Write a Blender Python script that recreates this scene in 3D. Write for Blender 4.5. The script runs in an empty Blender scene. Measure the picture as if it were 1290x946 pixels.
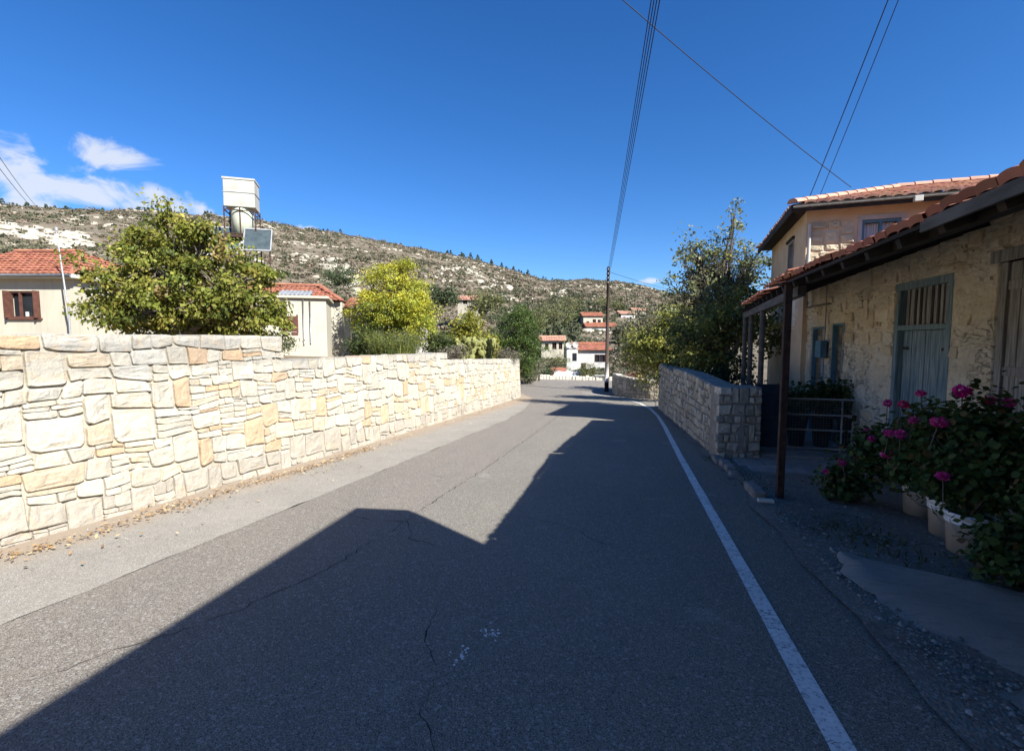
import bpy, math, random
import numpy as np
from mathutils import Vector, noise

random.seed(7)
R = math.radians
S = bpy.context.scene
COL = S.collection
# ------------------------------------------------------------------ camera calibration
EYE = 1.6
YAW = math.atan(150 / 600.0)          # camera looks this far to the left of the road
PITCH = math.atan(45 / 600.0)
FW = Vector((-math.sin(YAW) * math.cos(PITCH), math.cos(YAW) * math.cos(PITCH), -math.sin(PITCH)))
RT = Vector((math.cos(YAW), math.sin(YAW), 0))
UP = RT.cross(FW)
CAM = Vector((0, 0, EYE))


def at(px, py, D):
    """surveyed position: picture coordinates of the photograph and distance along the view axis"""
    return CAM + (FW + RT * ((px - 645) / 600.0) - UP * ((py - 473) / 600.0)) * D


def lerp(a, b, t): return a + (b - a) * t


def interp(x, pts):
    if x <= pts[0][0]: return pts[0][1]
    for (x0, y0), (x1, y1) in zip(pts, pts[1:]):
        if x <= x1: return lerp(y0, y1, (x - x0) / (x1 - x0))
    return pts[-1][1]


def fbm(x, y, z=0, o=4): return noise.fractal(Vector((x, y, z)), 1.0, 2.0, o)


# ------------------------------------------------------------------ mesh builder
class MB:
    def __init__(s): s.v = []; s.f = []; s.c = []; s.m = []

    def add(s, verts, faces, col=(1, 1, 1), mi=0):
        b = len(s.v)
        s.v.extend([tuple(p) for p in verts])
        for f in faces:
            s.f.append(tuple(i + b for i in f)); s.c.append(col); s.m.append(mi)

    def box(s, x0, x1, y0, y1, z0, z1, col=(1, 1, 1), mi=0):
        s.add([(x0, y0, z0), (x1, y0, z0), (x1, y1, z0), (x0, y1, z0), (x0, y0, z1), (x1, y0, z1), (x1, y1, z1), (x0, y1, z1)],
              [(0, 3, 2, 1), (4, 5, 6, 7), (0, 1, 5, 4), (1, 2, 6, 5), (2, 3, 7, 6), (3, 0, 4, 7)], col, mi)

    def beam(s, a, b, w, h, col=(1, 1, 1), mi=0):
        a = Vector(a); b = Vector(b); d = (b - a).normalized()
        up = Vector((0, 0, 1)) if abs(d.z) < .95 else Vector((0, 1, 0))
        sx = d.cross(up).normalized() * (w / 2); sz = sx.cross(d).normalized() * (h / 2)
        vs = [p + q for p in (a, b) for q in (-sx - sz, sx - sz, sx + sz, -sx + sz)]
        s.add(vs, [(0, 1, 2, 3), (7, 6, 5, 4), (0, 4, 5, 1), (1, 5, 6, 2), (2, 6, 7, 3), (3, 7, 4, 0)], col, mi)

    def tube(s, pts, r, n=8, col=(1, 1, 1), mi=0, cap=True):
        pts = [Vector(p) for p in pts]
        rr = r if isinstance(r, (list, tuple)) else [r] * len(pts)
        vs = []; fs = []
        for i, p in enumerate(pts):
            d = (pts[min(i + 1, len(pts) - 1)] - pts[max(i - 1, 0)])
            d = d.normalized() if d.length > 1e-9 else Vector((0, 0, 1))
            ref = Vector((0, 0, 1)) if abs(d.z) < .9 else Vector((1, 0, 0))
            u = d.cross(ref).normalized(); w = u.cross(d)
            for k in range(n):
                a = 2 * math.pi * k / n
                vs.append(p + u * (math.cos(a) * rr[i]) + w * (math.sin(a) * rr[i]))
        for i in range(len(pts) - 1):
            for k in range(n):
                k2 = (k + 1) % n
                fs.append((i * n + k, i * n + k2, (i + 1) * n + k2, (i + 1) * n + k))
        if cap:
            fs.append(tuple(range(n))); fs.append(tuple((len(pts) - 1) * n + k for k in reversed(range(n))))
        s.add(vs, fs, col, mi)

    def lathe(s, prof, n=24, c=(0, 0, 0), col=(1, 1, 1), mi=0):
        vs = []; fs = []
        for r, z in prof:
            for k in range(n):
                a = 2 * math.pi * k / n
                vs.append((c[0] + r * math.cos(a), c[1] + r * math.sin(a), c[2] + z))
        for i in range(len(prof) - 1):
            for k in range(n):
                k2 = (k + 1) % n
                fs.append((i * n + k, i * n + k2, (i + 1) * n + k2, (i + 1) * n + k))
        s.add(vs, fs, col, mi)

    def strip(s, rows, col=(1, 1, 1), mi=0, flip=False):
        """rows: list of equally long point lists -> quad sheet"""
        n = len(rows[0]); vs = [p for r in rows for p in r]; fs = []
        for i in range(len(rows) - 1):
            for k in range(n - 1):
                q = (i * n + k, i * n + k + 1, (i + 1) * n + k + 1, (i + 1) * n + k)
                fs.append(q[::-1] if flip else q)
        s.add(vs, fs, col, mi)

    def build(s, name, mats, parent=None, loc=None, smooth=False, bevel=0, world=True):
        """vertices are given in world space (or the parent's space when world=False)"""
        me = bpy.data.meshes.new(name)
        off = Vector((0, 0, 0))
        if world:
            if parent is not None:
                q = parent
                while q is not None: off += Vector(q.location); q = q.parent
            elif loc is not None: off = Vector(loc)
        vs = [(p[0] - off.x, p[1] - off.y, p[2] - off.z) for p in s.v]
        me.from_pydata(vs, [], s.f)
        if not isinstance(mats, (list, tuple)): mats = [mats]
        for m in mats: me.materials.append(m)
        if len(mats) > 1: me.polygons.foreach_set('material_index', s.m)
        ca = me.color_attributes.new('Col', 'FLOAT_COLOR', 'CORNER')
        tot = np.array([len(f) for f in s.f]); cc = np.ones((len(s.f), 4), np.float32); cc[:, :3] = np.array(s.c, np.float32)
        ca.data.foreach_set('color', np.repeat(cc, tot, axis=0).ravel())
        if smooth: me.polygons.foreach_set('use_smooth', [True] * len(s.f))
        me.update()
        o = bpy.data.objects.new(name, me); COL.objects.link(o)
        if parent is not None: o.parent = parent
        elif loc is not None: o.location = loc
        if bevel:
            b = o.modifiers.new('bevel', 'BEVEL'); b.width = bevel; b.segments = 2; b.limit_method = 'ANGLE'
        return o


def np_mesh(name, V, Q, C, mat, parent=None, loc=(0, 0, 0), smooth=False):
    """big meshes: V (n,3) world, Q (m,k) faces, C (n,3) vertex colours"""
    me = bpy.data.meshes.new(name)
    off = Vector(loc)
    if parent is not None:
        off = Vector((0, 0, 0)); q = parent
        while q is not None: off += Vector(q.location); q = q.parent
    V = (V - np.array(off)[None, :]).astype(np.float32)
    k = Q.shape[1]
    me.vertices.add(len(V)); me.vertices.foreach_set('co', V.ravel())
    me.loops.add(Q.size); me.loops.foreach_set('vertex_index', Q.ravel().astype(np.int32))
    me.polygons.add(len(Q)); me.polygons.foreach_set('loop_start', np.arange(0, Q.size, k, dtype=np.int32))
    if smooth: me.polygons.foreach_set('use_smooth', np.ones(len(Q), dtype=bool))
    ca = me.color_attributes.new('Col', 'FLOAT_COLOR', 'POINT')
    cc = np.ones((len(V), 4), np.float32); cc[:, :3] = C
    ca.data.foreach_set('color', cc.ravel())
    me.materials.append(mat); me.update(calc_edges=True); me.validate()
    o = bpy.data.objects.new(name, me); COL.objects.link(o)
    if parent is not None: o.parent = parent
    else: o.location = loc
    return o


def tag(o, label, cat, group=None):
    o['label'] = label; o['category'] = cat
    if group: o['group'] = group
    return o


def thing(name, label, cat, loc, rotz=0, group=None):
    o = bpy.data.objects.new(name, None); COL.objects.link(o)
    o.location = loc; o.rotation_euler = (0, 0, rotz); o.empty_display_size = .2
    return tag(o, label, cat, group)


def struct(o, kind='structure'): o['kind'] = kind; return o


# ------------------------------------------------------------------ materials
class NT:
    def __init__(s, name):
        s.m = bpy.data.materials.new(name); s.m.use_nodes = True
        s.t = s.m.node_tree; s.b = s.t.nodes['Principled BSDF']; s.out = s.t.nodes['Material Output']
        s.b.inputs['Specular IOR Level'].default_value = .25
        s.tc = s.n('ShaderNodeTexCoord')
        s.P = s.tc.outputs['Object']

    def n(s, typ, **kw):
        x = s.t.nodes.new(typ)
        for k, v in kw.items():
            if hasattr(x, k): setattr(x, k, v)
        return x

    def l(s, a, b): s.t.links.new(a, b)

    def mapping(s, scale=(1, 1, 1), rot=(0, 0, 0)):
        m = s.n('ShaderNodeMapping'); m.inputs['Scale'].default_value = scale; m.inputs['Rotation'].default_value = rot
        s.l(s.P, m.inputs['Vector']); return m.outputs['Vector']

    def noise(s, scale, detail=5, rough=.55, vec=None, dist=0):
        x = s.n('ShaderNodeTexNoise'); x.inputs['Scale'].default_value = scale; x.inputs['Detail'].default_value = detail
        x.inputs['Roughness'].default_value = rough; x.inputs['Distortion'].default_value = dist
        s.l(vec if vec is not None else s.P, x.inputs['Vector']); return x.outputs['Fac']

    def vor(s, scale, feature='F1', vec=None, out='Distance', rnd=1):
        x = s.n('ShaderNodeTexVoronoi'); x.feature = feature; x.inputs['Scale'].default_value = scale
        x.inputs['Randomness'].default_value = rnd
        s.l(vec if vec is not None else s.P, x.inputs['Vector']); return x.outputs[out]

    def ramp(s, fac, pts, inter='LINEAR'):
        x = s.n('ShaderNodeValToRGB'); cr = x.color_ramp; cr.interpolation = inter
        while len(cr.elements) < len(pts): cr.elements.new(.5)
        for e, (p, c) in zip(cr.elements, pts):
            e.position = p; e.color = (c, c, c, 1) if isinstance(c, (int, float)) else (*c, 1)
        s.l(fac, x.inputs['Fac']); return x.outputs['Color']

    def mix(s, fac, a, b, mode='MIX'):
        x = s.n('ShaderNodeMix'); x.data_type = 'RGBA'; x.blend_type = mode
        def put(v, i):
            if isinstance(v, (tuple, list)): x.inputs[i].default_value = (*v, 1)
            elif isinstance(v, (int, float)): x.inputs[i].default_value = v
            else: s.l(v, x.inputs[i])
        put(fac, 0); put(a, 6); put(b, 7)
        return x.outputs[2]

    def math(s, op, a, b=0.5, clamp=False):
        x = s.n('ShaderNodeMath'); x.operation = op; x.use_clamp = clamp
        for i, v in ((0, a), (1, b)):
            if isinstance(v, (int, float)): x.inputs[i].default_value = v
            else: s.l(v, x.inputs[i])
        return x.outputs[0]

    def attr(s):
        x = s.n('ShaderNodeAttribute'); x.attribute_name = 'Col'; return x.outputs['Color']

    def sep(s):
        x = s.n('ShaderNodeSeparateXYZ'); s.l(s.P, x.inputs[0]); return x.outputs

    def color(s, c):
        if isinstance(c, tuple): s.b.inputs['Base Color'].default_value = (*c, 1)
        else: s.l(c, s.b.inputs['Base Color'])

    def rough(s, r):
        if isinstance(r, (int, float)): s.b.inputs['Roughness'].default_value = r
        else: s.l(r, s.b.inputs['Roughness'])

    def bump(s, h, strength=.5, dist=.02, prev=None):
        x = s.n('ShaderNodeBump'); x.inputs['Strength'].default_value = strength; x.inputs['Distance'].default_value = dist
        s.l(h, x.inputs['Height'])
        if prev is not None: s.l(prev, x.inputs['Normal'])
        s.l(x.outputs['Normal'], s.b.inputs['Normal']); return x.outputs['Normal']


def simple(name, c1, c2=None, scale=6, rough=.8, bump=.2, bscale=60, bdist=.006, stretch=(1, 1, 1), attr=False, metal=0, lo=.35, hi=.65):
    t = NT(name); v = t.mapping(stretch)
    col = t.ramp(t.noise(scale, 6, .6, v), [(lo, c1), (hi, c2 or c1)])
    if attr: col = t.mix(1.0, col, t.attr(), 'MULTIPLY')
    t.color(col); t.rough(rough); t.b.inputs['Metallic'].default_value = metal
    if bump: t.bump(t.noise(bscale, 4, .6, v), bump, bdist)
    return t.m


def leafmat(name, rough=.55, trans=.3):
    t = NT(name); a = t.attr(); t.color(a); t.rough(rough)
    tr = t.n('ShaderNodeBsdfTranslucent'); hs = t.n('ShaderNodeHueSaturation')
    hs.inputs['Value'].default_value = 1.5; hs.inputs['Saturation'].default_value = 1.1
    t.l(a, hs.inputs['Color']); t.l(hs.outputs[0], tr.inputs['Color'])
    mx = t.n('ShaderNodeMixShader'); mx.inputs[0].default_value = trans
    t.l(t.b.outputs[0], mx.inputs[1]); t.l(tr.outputs[0], mx.inputs[2]); t.l(mx.outputs[0], t.out.inputs['Surface'])
    return t.m


def asphalt():
    t = NT('asphalt'); p = t.sep()
    st = t.mapping((1, .22, 1))
    big = t.noise(.5, 5, .6); mid = t.noise(3.2, 5, .65, st); fine = t.noise(260, 3, .7)
    c = t.ramp(big, [(.3, (.174, .157, .126)), (.7, (.219, .197, .157))])
    # the older strip left of the seam is browner and a little darker
    side = t.ramp(t.math('ADD', p[0], t.math('MULTIPLY', t.noise(1.3, 4), .25)), [(0, 0), (1, 1)])
    mr = t.n('ShaderNodeMapRange'); t.l(p[0], mr.inputs[0]); mr.inputs[1].default_value = -2.3; mr.inputs[2].default_value = -2.05
    c = t.mix(mr.outputs[0], (.204, .173, .141), c)
    c = t.mix(t.ramp(mid, [(.38, 0.0), (.78, .5)]), c, (.14, .135, .118))
    c = t.mix(t.ramp(t.noise(.9, 6, .7, t.mapping((1.6, .35, 1))), [(.5, 0), (.72, .4)]), c, (.145, .137, .115))
    c = t.mix(t.ramp(t.noise(1.7, 3, .5), [(.66, 0), (.72, .55)]), c, (.30, .29, .25))
    # wheel tracks, polished paler
    cell = t.vor(210, 'F1', out='Color')
    sp = t.n('ShaderNodeSeparateColor'); t.l(cell, sp.inputs[0])
    c = t.mix(t.ramp(sp.outputs[0], [(.64, 0), (.95, .85)]), c, (.36, .33, .27))
    c = t.mix(t.ramp(sp.outputs[1], [(.62, 0), (.95, .85)]), c, (.045, .04, .036))
    cell2 = t.n('ShaderNodeSeparateColor'); t.l(t.vor(75, 'F1', out='Color'), cell2.inputs[0])
    c = t.mix(t.ramp(cell2.outputs[0], [(.9, 0), (.97, .6)]), c, (.36, .34, .31))
    spots = t.vor(1.7, 'F1')
    c = t.mix(t.ramp(spots, [(.03, .8), (.06, 0)]), c, (.035, .035, .035))
    # hairline crazing in places
    d = t.vor(1.1, 'DISTANCE_TO_EDGE', t.n('ShaderNodeMix') and None)
    t.color(c); t.rough(t.ramp(fine, [(.3, .75), (.7, .95)]))
    n1 = t.bump(t.vor(140, 'F1'), .55, .006)
    t.bump(fine, .5, .004, n1)
    return t.m


def concrete_strip():
    t = NT('worn_concrete'); p = t.sep()
    c = t.ramp(t.noise(1.2, 6, .65), [(.3, (.215, .195, .16)), (.7, (.295, .268, .222))])
    c = t.mix(t.ramp(t.noise(9, 5, .7), [(.45, 0), (.75, .5)]), c, (.19, .175, .155))
    sp = t.n('ShaderNodeSeparateColor'); t.l(t.vor(190, 'F1', out='Color'), sp.inputs[0])
    c = t.mix(t.ramp(sp.outputs[0], [(.72, 0), (.95, .7)]), c, (.48, .45, .40))
    c = t.mix(t.ramp(sp.outputs[1], [(.72, 0), (.95, .6)]), c, (.1, .095, .085))
    # dust and soil gathered along the wall foot
    mr = t.n('ShaderNodeMapRange'); t.l(t.math('ADD', p[0], t.math('MULTIPLY', t.noise(2.2, 5), .9)), mr.inputs[0])
    mr.inputs[1].default_value = -4.05; mr.inputs[2].default_value = -4.6; mr.inputs[3].default_value = 0; mr.inputs[4].default_value = .8
    c = t.mix(mr.outputs[0], c, (.30, .23, .16))
    t.color(c); t.rough(.92)
    n1 = t.bump(t.vor(120, 'F1'), .4, .005); t.bump(t.noise(30, 6, .7), .35, .01, n1)
    return t.m


def stone_mat(name, tint, swirl, warm, bump=.6):
    """per-stone colour comes from Col, on top of it veins, grain and stains"""
    t = NT(name); c = t.mix(1.0, t.attr(), (*tint,), 'MULTIPLY')
    v = t.noise(4.5, 6, .6, dist=1.6)
    c = t.mix(t.ramp(v, [(.52, 0), (.68, swirl)]), c, warm)
    c = t.mix(t.ramp(t.noise(1.1, 5, .6), [(.45, 0), (.7, .28)]), c, (.28, .255, .21))
    c = t.mix(t.ramp(t.noise(28, 6, .7), [(.5, 0), (.8, .45)]), c, (.22, .19, .15))
    c = t.mix(t.ramp(t.noise(75, 4, .7), [(.55, 0), (.8, .35)]), c, (.60, .57, .49))
    c = t.mix(t.ramp(t.noise(13, 7, .75, t.mapping((1, 1, 2.2)), 1.2), [(.56, 0), (.63, .35)]), c, (.24, .21, .17))
    t.color(c); t.rough(.93)
    n1 = t.bump(t.noise(11, 6, .65), bump, .035); t.bump(t.noise(70, 5, .7), bump * .8, .008, n1)
    return t.m


def tile_mat(name, a, b, c3):
    t = NT(name)
    c = t.mix(1.0, t.ramp(t.noise(2.0, 5, .6), [(.3, a), (.7, b)]), t.attr(), 'MULTIPLY')
    c = t.mix(t.ramp(t.noise(7, 6, .7), [(.55, 0), (.75, .6)]), c, c3)
    t.color(c); t.rough(.85); t.bump(t.noise(60, 4), .3, .006)
    return t.m


def plaster_wall():
    """old lime plaster coming off rubble masonry"""
    t = NT('old_lime_plaster'); wv = t.n('ShaderNodeVectorMath'); wv.operation = 'ADD'
    nz = t.n('ShaderNodeTexNoise'); nz.inputs['Scale'].default_value = 2.4; nz.inputs['Detail'].default_value = 4
    t.l(t.P, nz.inputs['Vector'])
    sc = t.n('ShaderNodeVectorMath'); sc.operation = 'SCALE'; sc.inputs['Scale'].default_value = .35
    t.l(nz.outputs['Color'], sc.inputs[0]); t.l(t.P, wv.inputs[0]); t.l(sc.outputs[0], wv.inputs[1])
    mp = t.n('ShaderNodeMapping'); mp.inputs['Scale'].default_value = (1.3, 1.3, 2.1); t.l(wv.outputs[0], mp.inputs['Vector'])
    rg = t.math('ABSOLUTE', t.math('SUBTRACT', t.noise(4.6, 5, .6, t.mapping((1, 1, 2.3)), .25), .5))
    joint = t.ramp(rg, [(.003, 1), (.02, 0)])
    mask = t.ramp(t.noise(1.0, 5, .65), [(.47, 0), (.62, 1)])
    joint = t.math('MULTIPLY', joint, mask)
    base = t.ramp(t.noise(1.5, 7, .65), [(.25, (.70, .57, .39)), (.5, (.84, .73, .54)), (.72, (.88, .81, .66))])
    stone = t.vor(3.3, 'F1', mp.outputs[0], out='Color'); hs = t.n('ShaderNodeSeparateColor'); t.l(stone, hs.inputs[0])
    base = t.mix(t.math('MULTIPLY', mask, .35), base, t.ramp(hs.outputs[0], [(0, (.50, .42, .30)), (1, (.78, .70, .56))]))
    c = t.mix(t.math('MULTIPLY', joint, .3), base, (.22, .16, .10))
    pit = t.ramp(t.noise(11, 7, .75, t.mapping((1, 1, 1.8))), [(.53, 0), (.66, .5)])
    c = t.mix(pit, c, (.36, .29, .20))
    strk = t.noise(2.2, 5, .6, t.mapping((3, 3, .35)))
    c = t.mix(t.ramp(strk, [(.55, 0), (.78, .28)]), c, (.42, .34, .24))
    t.color(c); t.rough(.95)
    h = t.math('SUBTRACT', t.noise(16, 6, .72), t.math('MULTIPLY', joint, 1.2))
    t.bump(h, 1.0, .045)
    return t.m


def render_mat(name, a, b):
    t = NT(name); c = t.ramp(t.noise(1.1, 5, .6), [(.3, a), (.7, b)])
    c = t.mix(t.ramp(t.noise(2.0, 6, .65, t.mapping((3.5, 3.5, .25))), [(.52, 0), (.78, .45)]), c, (.24, .22, .18))
    c = t.mix(t.ramp(t.noise(6, 6, .7), [(.6, 0), (.72, .35)]), c, (.30, .27, .21))
    t.color(c); t.rough(.9); t.bump(t.noise(50, 5, .7), .25, .008); return t.m


M = {}
M['asphalt'] = asphalt()
M['concrete'] = concrete_strip()
M['stone_left'] = stone_mat('cream_limestone', (1, 1, 1), .45, (.52, .37, .20))
M['facing'] = stone_mat('plastered_rubble', (1.08, 1.05, 1.0), .3, (.50, .38, .24), .8)
M['mortar'] = simple('lime_mortar', (.31, .28, .22), (.41, .375, .30), 7, .95, .5, 50, .012)
M['stone_right'] = stone_mat('grey_limestone', (1.04, .98, .87), .15, (.33, .27, .19))
M['mortar_dark'] = simple('grey_mortar', (.22, .20, .165), (.32, .29, .24), 7, .95, .5, 50, .012)
M['plaster'] = plaster_wall()
M['tile'] = tile_mat('clay_roof_tile', (.28, .10, .06), (.36, .15, .092), (.22, .135, .10))
M['tile_dark'] = tile_mat('weathered_roof_tile', (.28, .10, .055), (.40, .17, .10), (.20, .14, .11))
M['tile_pink'] = tile_mat('pale_roof_tile', (.42, .22, .15), (.52, .30, .21), (.28, .17, .12))
M['cream'] = render_mat('cream_render', (.40, .365, .28), (.48, .44, .34))
M['white'] = simple('white_paint', (.46, .455, .40), (.53, .52, .46), 3, .7, .1)
M['peach'] = simple('peach_render', (.56, .41, .26), (.66, .51, .35), 1.6, .9, .2, 50)
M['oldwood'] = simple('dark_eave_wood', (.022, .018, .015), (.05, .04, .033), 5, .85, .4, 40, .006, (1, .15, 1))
M['greywood'] = simple('weathered_grey_wood', (.16, .15, .135), (.40, .385, .35), 6, .9, .6, 30, .01, (6, 6, .35))
M['beamwood'] = simple('pale_old_beam', (.16, .14, .12), (.26, .23, .20), 6, .9, .4, 30, .006, (2, .4, 2))
M['fascia'] = simple('grey_fascia_wood', (.07, .064, .056), (.13, .12, .105), 6, .9, .4, 30, .006, (2, .4, 2))
M['bluewood'] = simple('worn_blue_paint', (.11, .185, .215), (.32, .38, .385), 5, .75, .5, 40, .008, (8, 8, .45), False, 0, .42, .66)
M['bluepaint'] = simple('blue_metal_paint', (.07, .17, .24), (.10, .21, .28), 5, .6, .1)
M['darkblue'] = simple('dark_blue_paint', (.022, .03, .045), (.04, .052, .07), 5, .6, .1)
M['rust'] = simple('rusty_iron', (.03, .018, .014), (.075, .04, .028), 14, .8, .35, 80)
M['galv'] = simple('galvanised_steel', (.25, .255, .25), (.38, .38, .37), 5, .5, .1, 40, .004, (1, 1, 1), False, .3)
M['wire'] = simple('wire_mesh', (.16, .17, .18), (.22, .23, .24), 5, .6, 0)
M['cable'] = simple('black_cable', (.02, .02, .022), None, 5, .7, 0)
M['polewood'] = simple('tarred_pole_wood', (.035, .024, .018), (.08, .055, .04), 5, .85, .4, 40, .006, (6, 6, .3))
M['polepaint'] = simple('pale_pole_paint', (.36, .33, .30), (.50, .47, .43), 6, .85, .2)
M['black'] = simple('black_band_paint', (.012, .012, .013), (.02, .02, .02), 6, .7, .1)
M['bark'] = simple('grey_bark', (.09, .075, .06), (.18, .15, .12), 9, .95, .7, 30, .02, (1, 1, .3))
M['leaf'] = leafmat('leaf')
M['leafdull'] = leafmat('small_dull_leaf', .7, .2)
M['pad'] = leafmat('cactus_pad', .6, .05)
M['petal'] = leafmat('petal', .6, .35)
M['scrub'] = leafmat('dry_scrub', .9, .1)
M['litter'] = leafmat('dry_leaf', .9, .15)
M['glass'] = simple('dark_window_glass', (.012, .014, .017), (.02, .024, .028), 3, .12, 0)
M['dark'] = simple('unlit_room', (.012, .011, .01), None, 3, .9, 0)
M['brown'] = simple('brown_shutter', (.075, .032, .024), (.12, .052, .036), 6, .7, .2)
M['panel'] = simple('solar_glass', (.035, .05, .058), (.06, .08, .085), 4, .45, 0)
M['tank'] = simple('white_tank_paint', (.33, .32, .27), (.44, .435, .375), 2, .6, .15, 90)
M['cylinder'] = simple('pale_green_tank', (.46, .50, .37), (.53, .56, .43), 3, .6, .05)
M['bucket'] = simple('white_plastic_bucket', (.72, .72, .71), (.85, .85, .84), 4, .45, .1, 60, .004, (1, 1, .5), False, 0, .3, .5)
M['potdark'] = simple('dark_plastic_pot', (.03, .03, .03), (.05, .045, .04), 5, .6, .1)
M['soil'] = simple('potting_soil', (.05, .035, .025), (.09, .065, .045), 20, .95, .6)
M['tilefloor'] = simple('grey_paving_tile', (.22, .22, .21), (.33, .32, .30), 4, .85, .3, 50)
M['kerb'] = simple('pale_kerb_stone', (.16, .15, .135), (.26, .245, .22), 6, .9, .6, 30, .02)
M['stonewhite'] = simple('whitewashed_kerb', (.55, .50, .40), (.68, .63, .52), 5, .9, .4, 30, .02)
M['tarp'] = simple('white_tarp', (.70, .72, .73), (.80, .81, .81), 3, .7, .2, 12, .03)
M['orange'] = simple('rusty_orange_sheet', (.36, .13, .05), (.46, .2, .09), 8, .8, .2)
M['greyrender'] = simple('grey_render', (.38, .36, .33), (.50, .47, .43), 2, .9, .2)
M['curtain'] = simple('white_curtain', (.55, .58, .62), (.68, .70, .72), 8, .85, .2, 20, .01, (12, 1, 1))
M['plasticwhite'] = simple('white_garden_plastic', (.55, .57, .58), (.62, .63, .63), 3, .45, .05)


def line_paint():
    t = NT('road_line_paint')
    c = t.ramp(t.noise(6, 6, .65), [(.3, (.62, .62, .58)), (.7, (.80, .79, .74))])
    rg = t.math('ABSOLUTE', t.math('SUBTRACT', t.noise(3.0, 4, .6, t.mapping((1, 2.2, 1)), .4), .5))
    c = t.mix(t.ramp(rg, [(.003, .8), (.012, 0)]), c, (.12, .12, .11))
    c = t.mix(t.ramp(t.noise(45, 5, .75), [(.52, 0), (.64, .75)]), c, (.17, .165, .155))
    t.color(c); t.rough(.8); t.bump(t.noise(150, 3), .4, .004)
    return t.m


def dirt():
    t = NT('gravelly_dirt')
    c = t.ramp(t.noise(.9, 6, .65), [(.3, (.12, .108, .09)), (.5, (.18, .16, .135)), (.75, (.26, .235, .195))])
    sp = t.n('ShaderNodeSeparateColor'); t.l(t.vor(60, 'F1', out='Color'), sp.inputs[0])
    c = t.mix(t.ramp(sp.outputs[0], [(.75, 0), (.95, .8)]), c, (.32, .30, .27))
    c = t.mix(t.ramp(t.noise(2.4, 5, .6), [(.58, 0), (.72, .75)]), c, (.035, .04, .02))
    t.color(c); t.rough(.95); n1 = t.bump(t.vor(60, 'F1'), .6, .015); t.bump(t.noise(9, 6, .7), .6, .03, n1)
    return t.m


def rough_slab():
    t = NT('rough_concrete_patch')
    st = t.mapping((1, 3.2, 1), (0, 0, R(28)))
    c = t.ramp(t.noise(1.5, 6, .6), [(.3, (.46, .44, .385)), (.7, (.60, .575, .51))])
    c = t.mix(t.ramp(t.noise(5, 6, .7, st), [(.5, 0), (.7, .4)]), c, (.22, .205, .18))
    c = t.mix(t.ramp(t.noise(60, 4, .7), [(.55, 0), (.75, .6)]), c, (.38, .37, .35))
    t.color(c); t.rough(.95); c = t.mix(t.ramp(t.vor(38, 'F1'), [(.12, .8), (.3, 0)]), c, (.40, .39, .36)); t.color(c)
    n1 = t.bump(t.noise(5, 7, .75, st), 1.0, .07); t.bump(t.noise(45, 6, .75), .9, .02, n1)
    return t.m


def garden():
    t = NT('dry_garden_soil')
    c = t.ramp(t.noise(.6, 6, .65), [(.3, (.13, .095, .06)), (.5, (.20, .15, .095)), (.72, (.28, .22, .14))])
    c = t.mix(t.ramp(t.noise(12, 6, .7), [(.5, 0), (.7, .6)]), c, (.075, .06, .035))
    t.color(c); t.rough(.95); t.bump(t.noise(9, 6, .7), .7, .05)
    return t.m


def hill_mat():
    t = NT('limestone_hillside')
    st = t.mapping((1, 1, 3.5))
    soil = t.ramp(t.noise(.05, 6, .65), [(.3, (.12, .10, .07)), (.5, (.18, .145, .10)), (.7, (.24, .20, .14))])
    rock = t.noise(.045, 8, .72, st)
    c = t.mix(t.ramp(rock, [(.57, 0), (.62, .7)]), soil, (.40, .35, .27))
    c = t.mix(t.ramp(t.noise(.22, 6, .7, st), [(.61, 0), (.67, .7)]), c, (.42, .37, .29))
    c = t.mix(t.ramp(t.noise(.33, 6, .7), [(.48, 0), (.60, .8)]), c, (.065, .063, .035))
    t.color(c); t.rough(.95); t.bump(t.noise(.4, 8, .7, st), .8, 1.2)
    return t.m


M['line'] = line_paint(); M['dirt'] = dirt(); M['slab'] = rough_slab(); M['garden'] = garden(); M['hill'] = hill_mat()
M['crack'] = simple('crack_dark', (.03, .029, .028), (.05, .048, .045), 9, .95, 0)


# ------------------------------------------------------------------ terrain
def zroad(y):
    if y < -30: return 1.8
    if y < 26: return -.06 * y
    u = min(y - 26, 12.0)
    return -1.56 - .06 * (u - u * u / 24)


SKY = [(-700, 250), (-200, 240), (0, 259), (60, 266), (120, 268), (200, 272), (280, 277), (340, 284), (385, 291), (430, 297), (470, 305), (520, 315), (560, 322),
       (600, 329), (640, 340), (665, 349), (690, 355), (740, 355), (780, 358), (810, 362), (850, 372), (900, 380), (1000, 385), (1300, 380), (2000, 370)]


def skyline(phi):
    if abs(phi) > R(72): return .13
    px = 645 + 600 * math.tan(phi)
    py = interp(px, SKY)
    d = FW + RT * ((px - 645) / 600) - UP * ((py - 473) / 600)
    return d.z / math.hypot(d.x, d.y)


def terrain(x, y):
    r = math.hypot(x, y); b = zroad(y)
    b = min(b, .5) if y < 0 else b
    if r < 55: return b - .06
    phi = math.atan2(x, y) + YAW
    RR = 330 + 60 * math.sin(phi * 2.1 + 1)
    zr = EYE + skyline(phi) * RR
    t = min(1, (r - 55) / (RR - 55))
    s = .55 * t + .45 * t * t * (3 - 2 * t)
    z = lerp(b, zr, s)
    amp = min(1, t * 5)
    z += amp * (fbm(x / 60, y / 60, 1) * 3.5 * (1 - .6 * t) + fbm(x / 14, y / 14, 5) * .7)
    if r > RR: z = zr - (r - RR) * .10 + fbm(x / 60, y / 60, 1) * 1.4
    return z - .06


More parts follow.
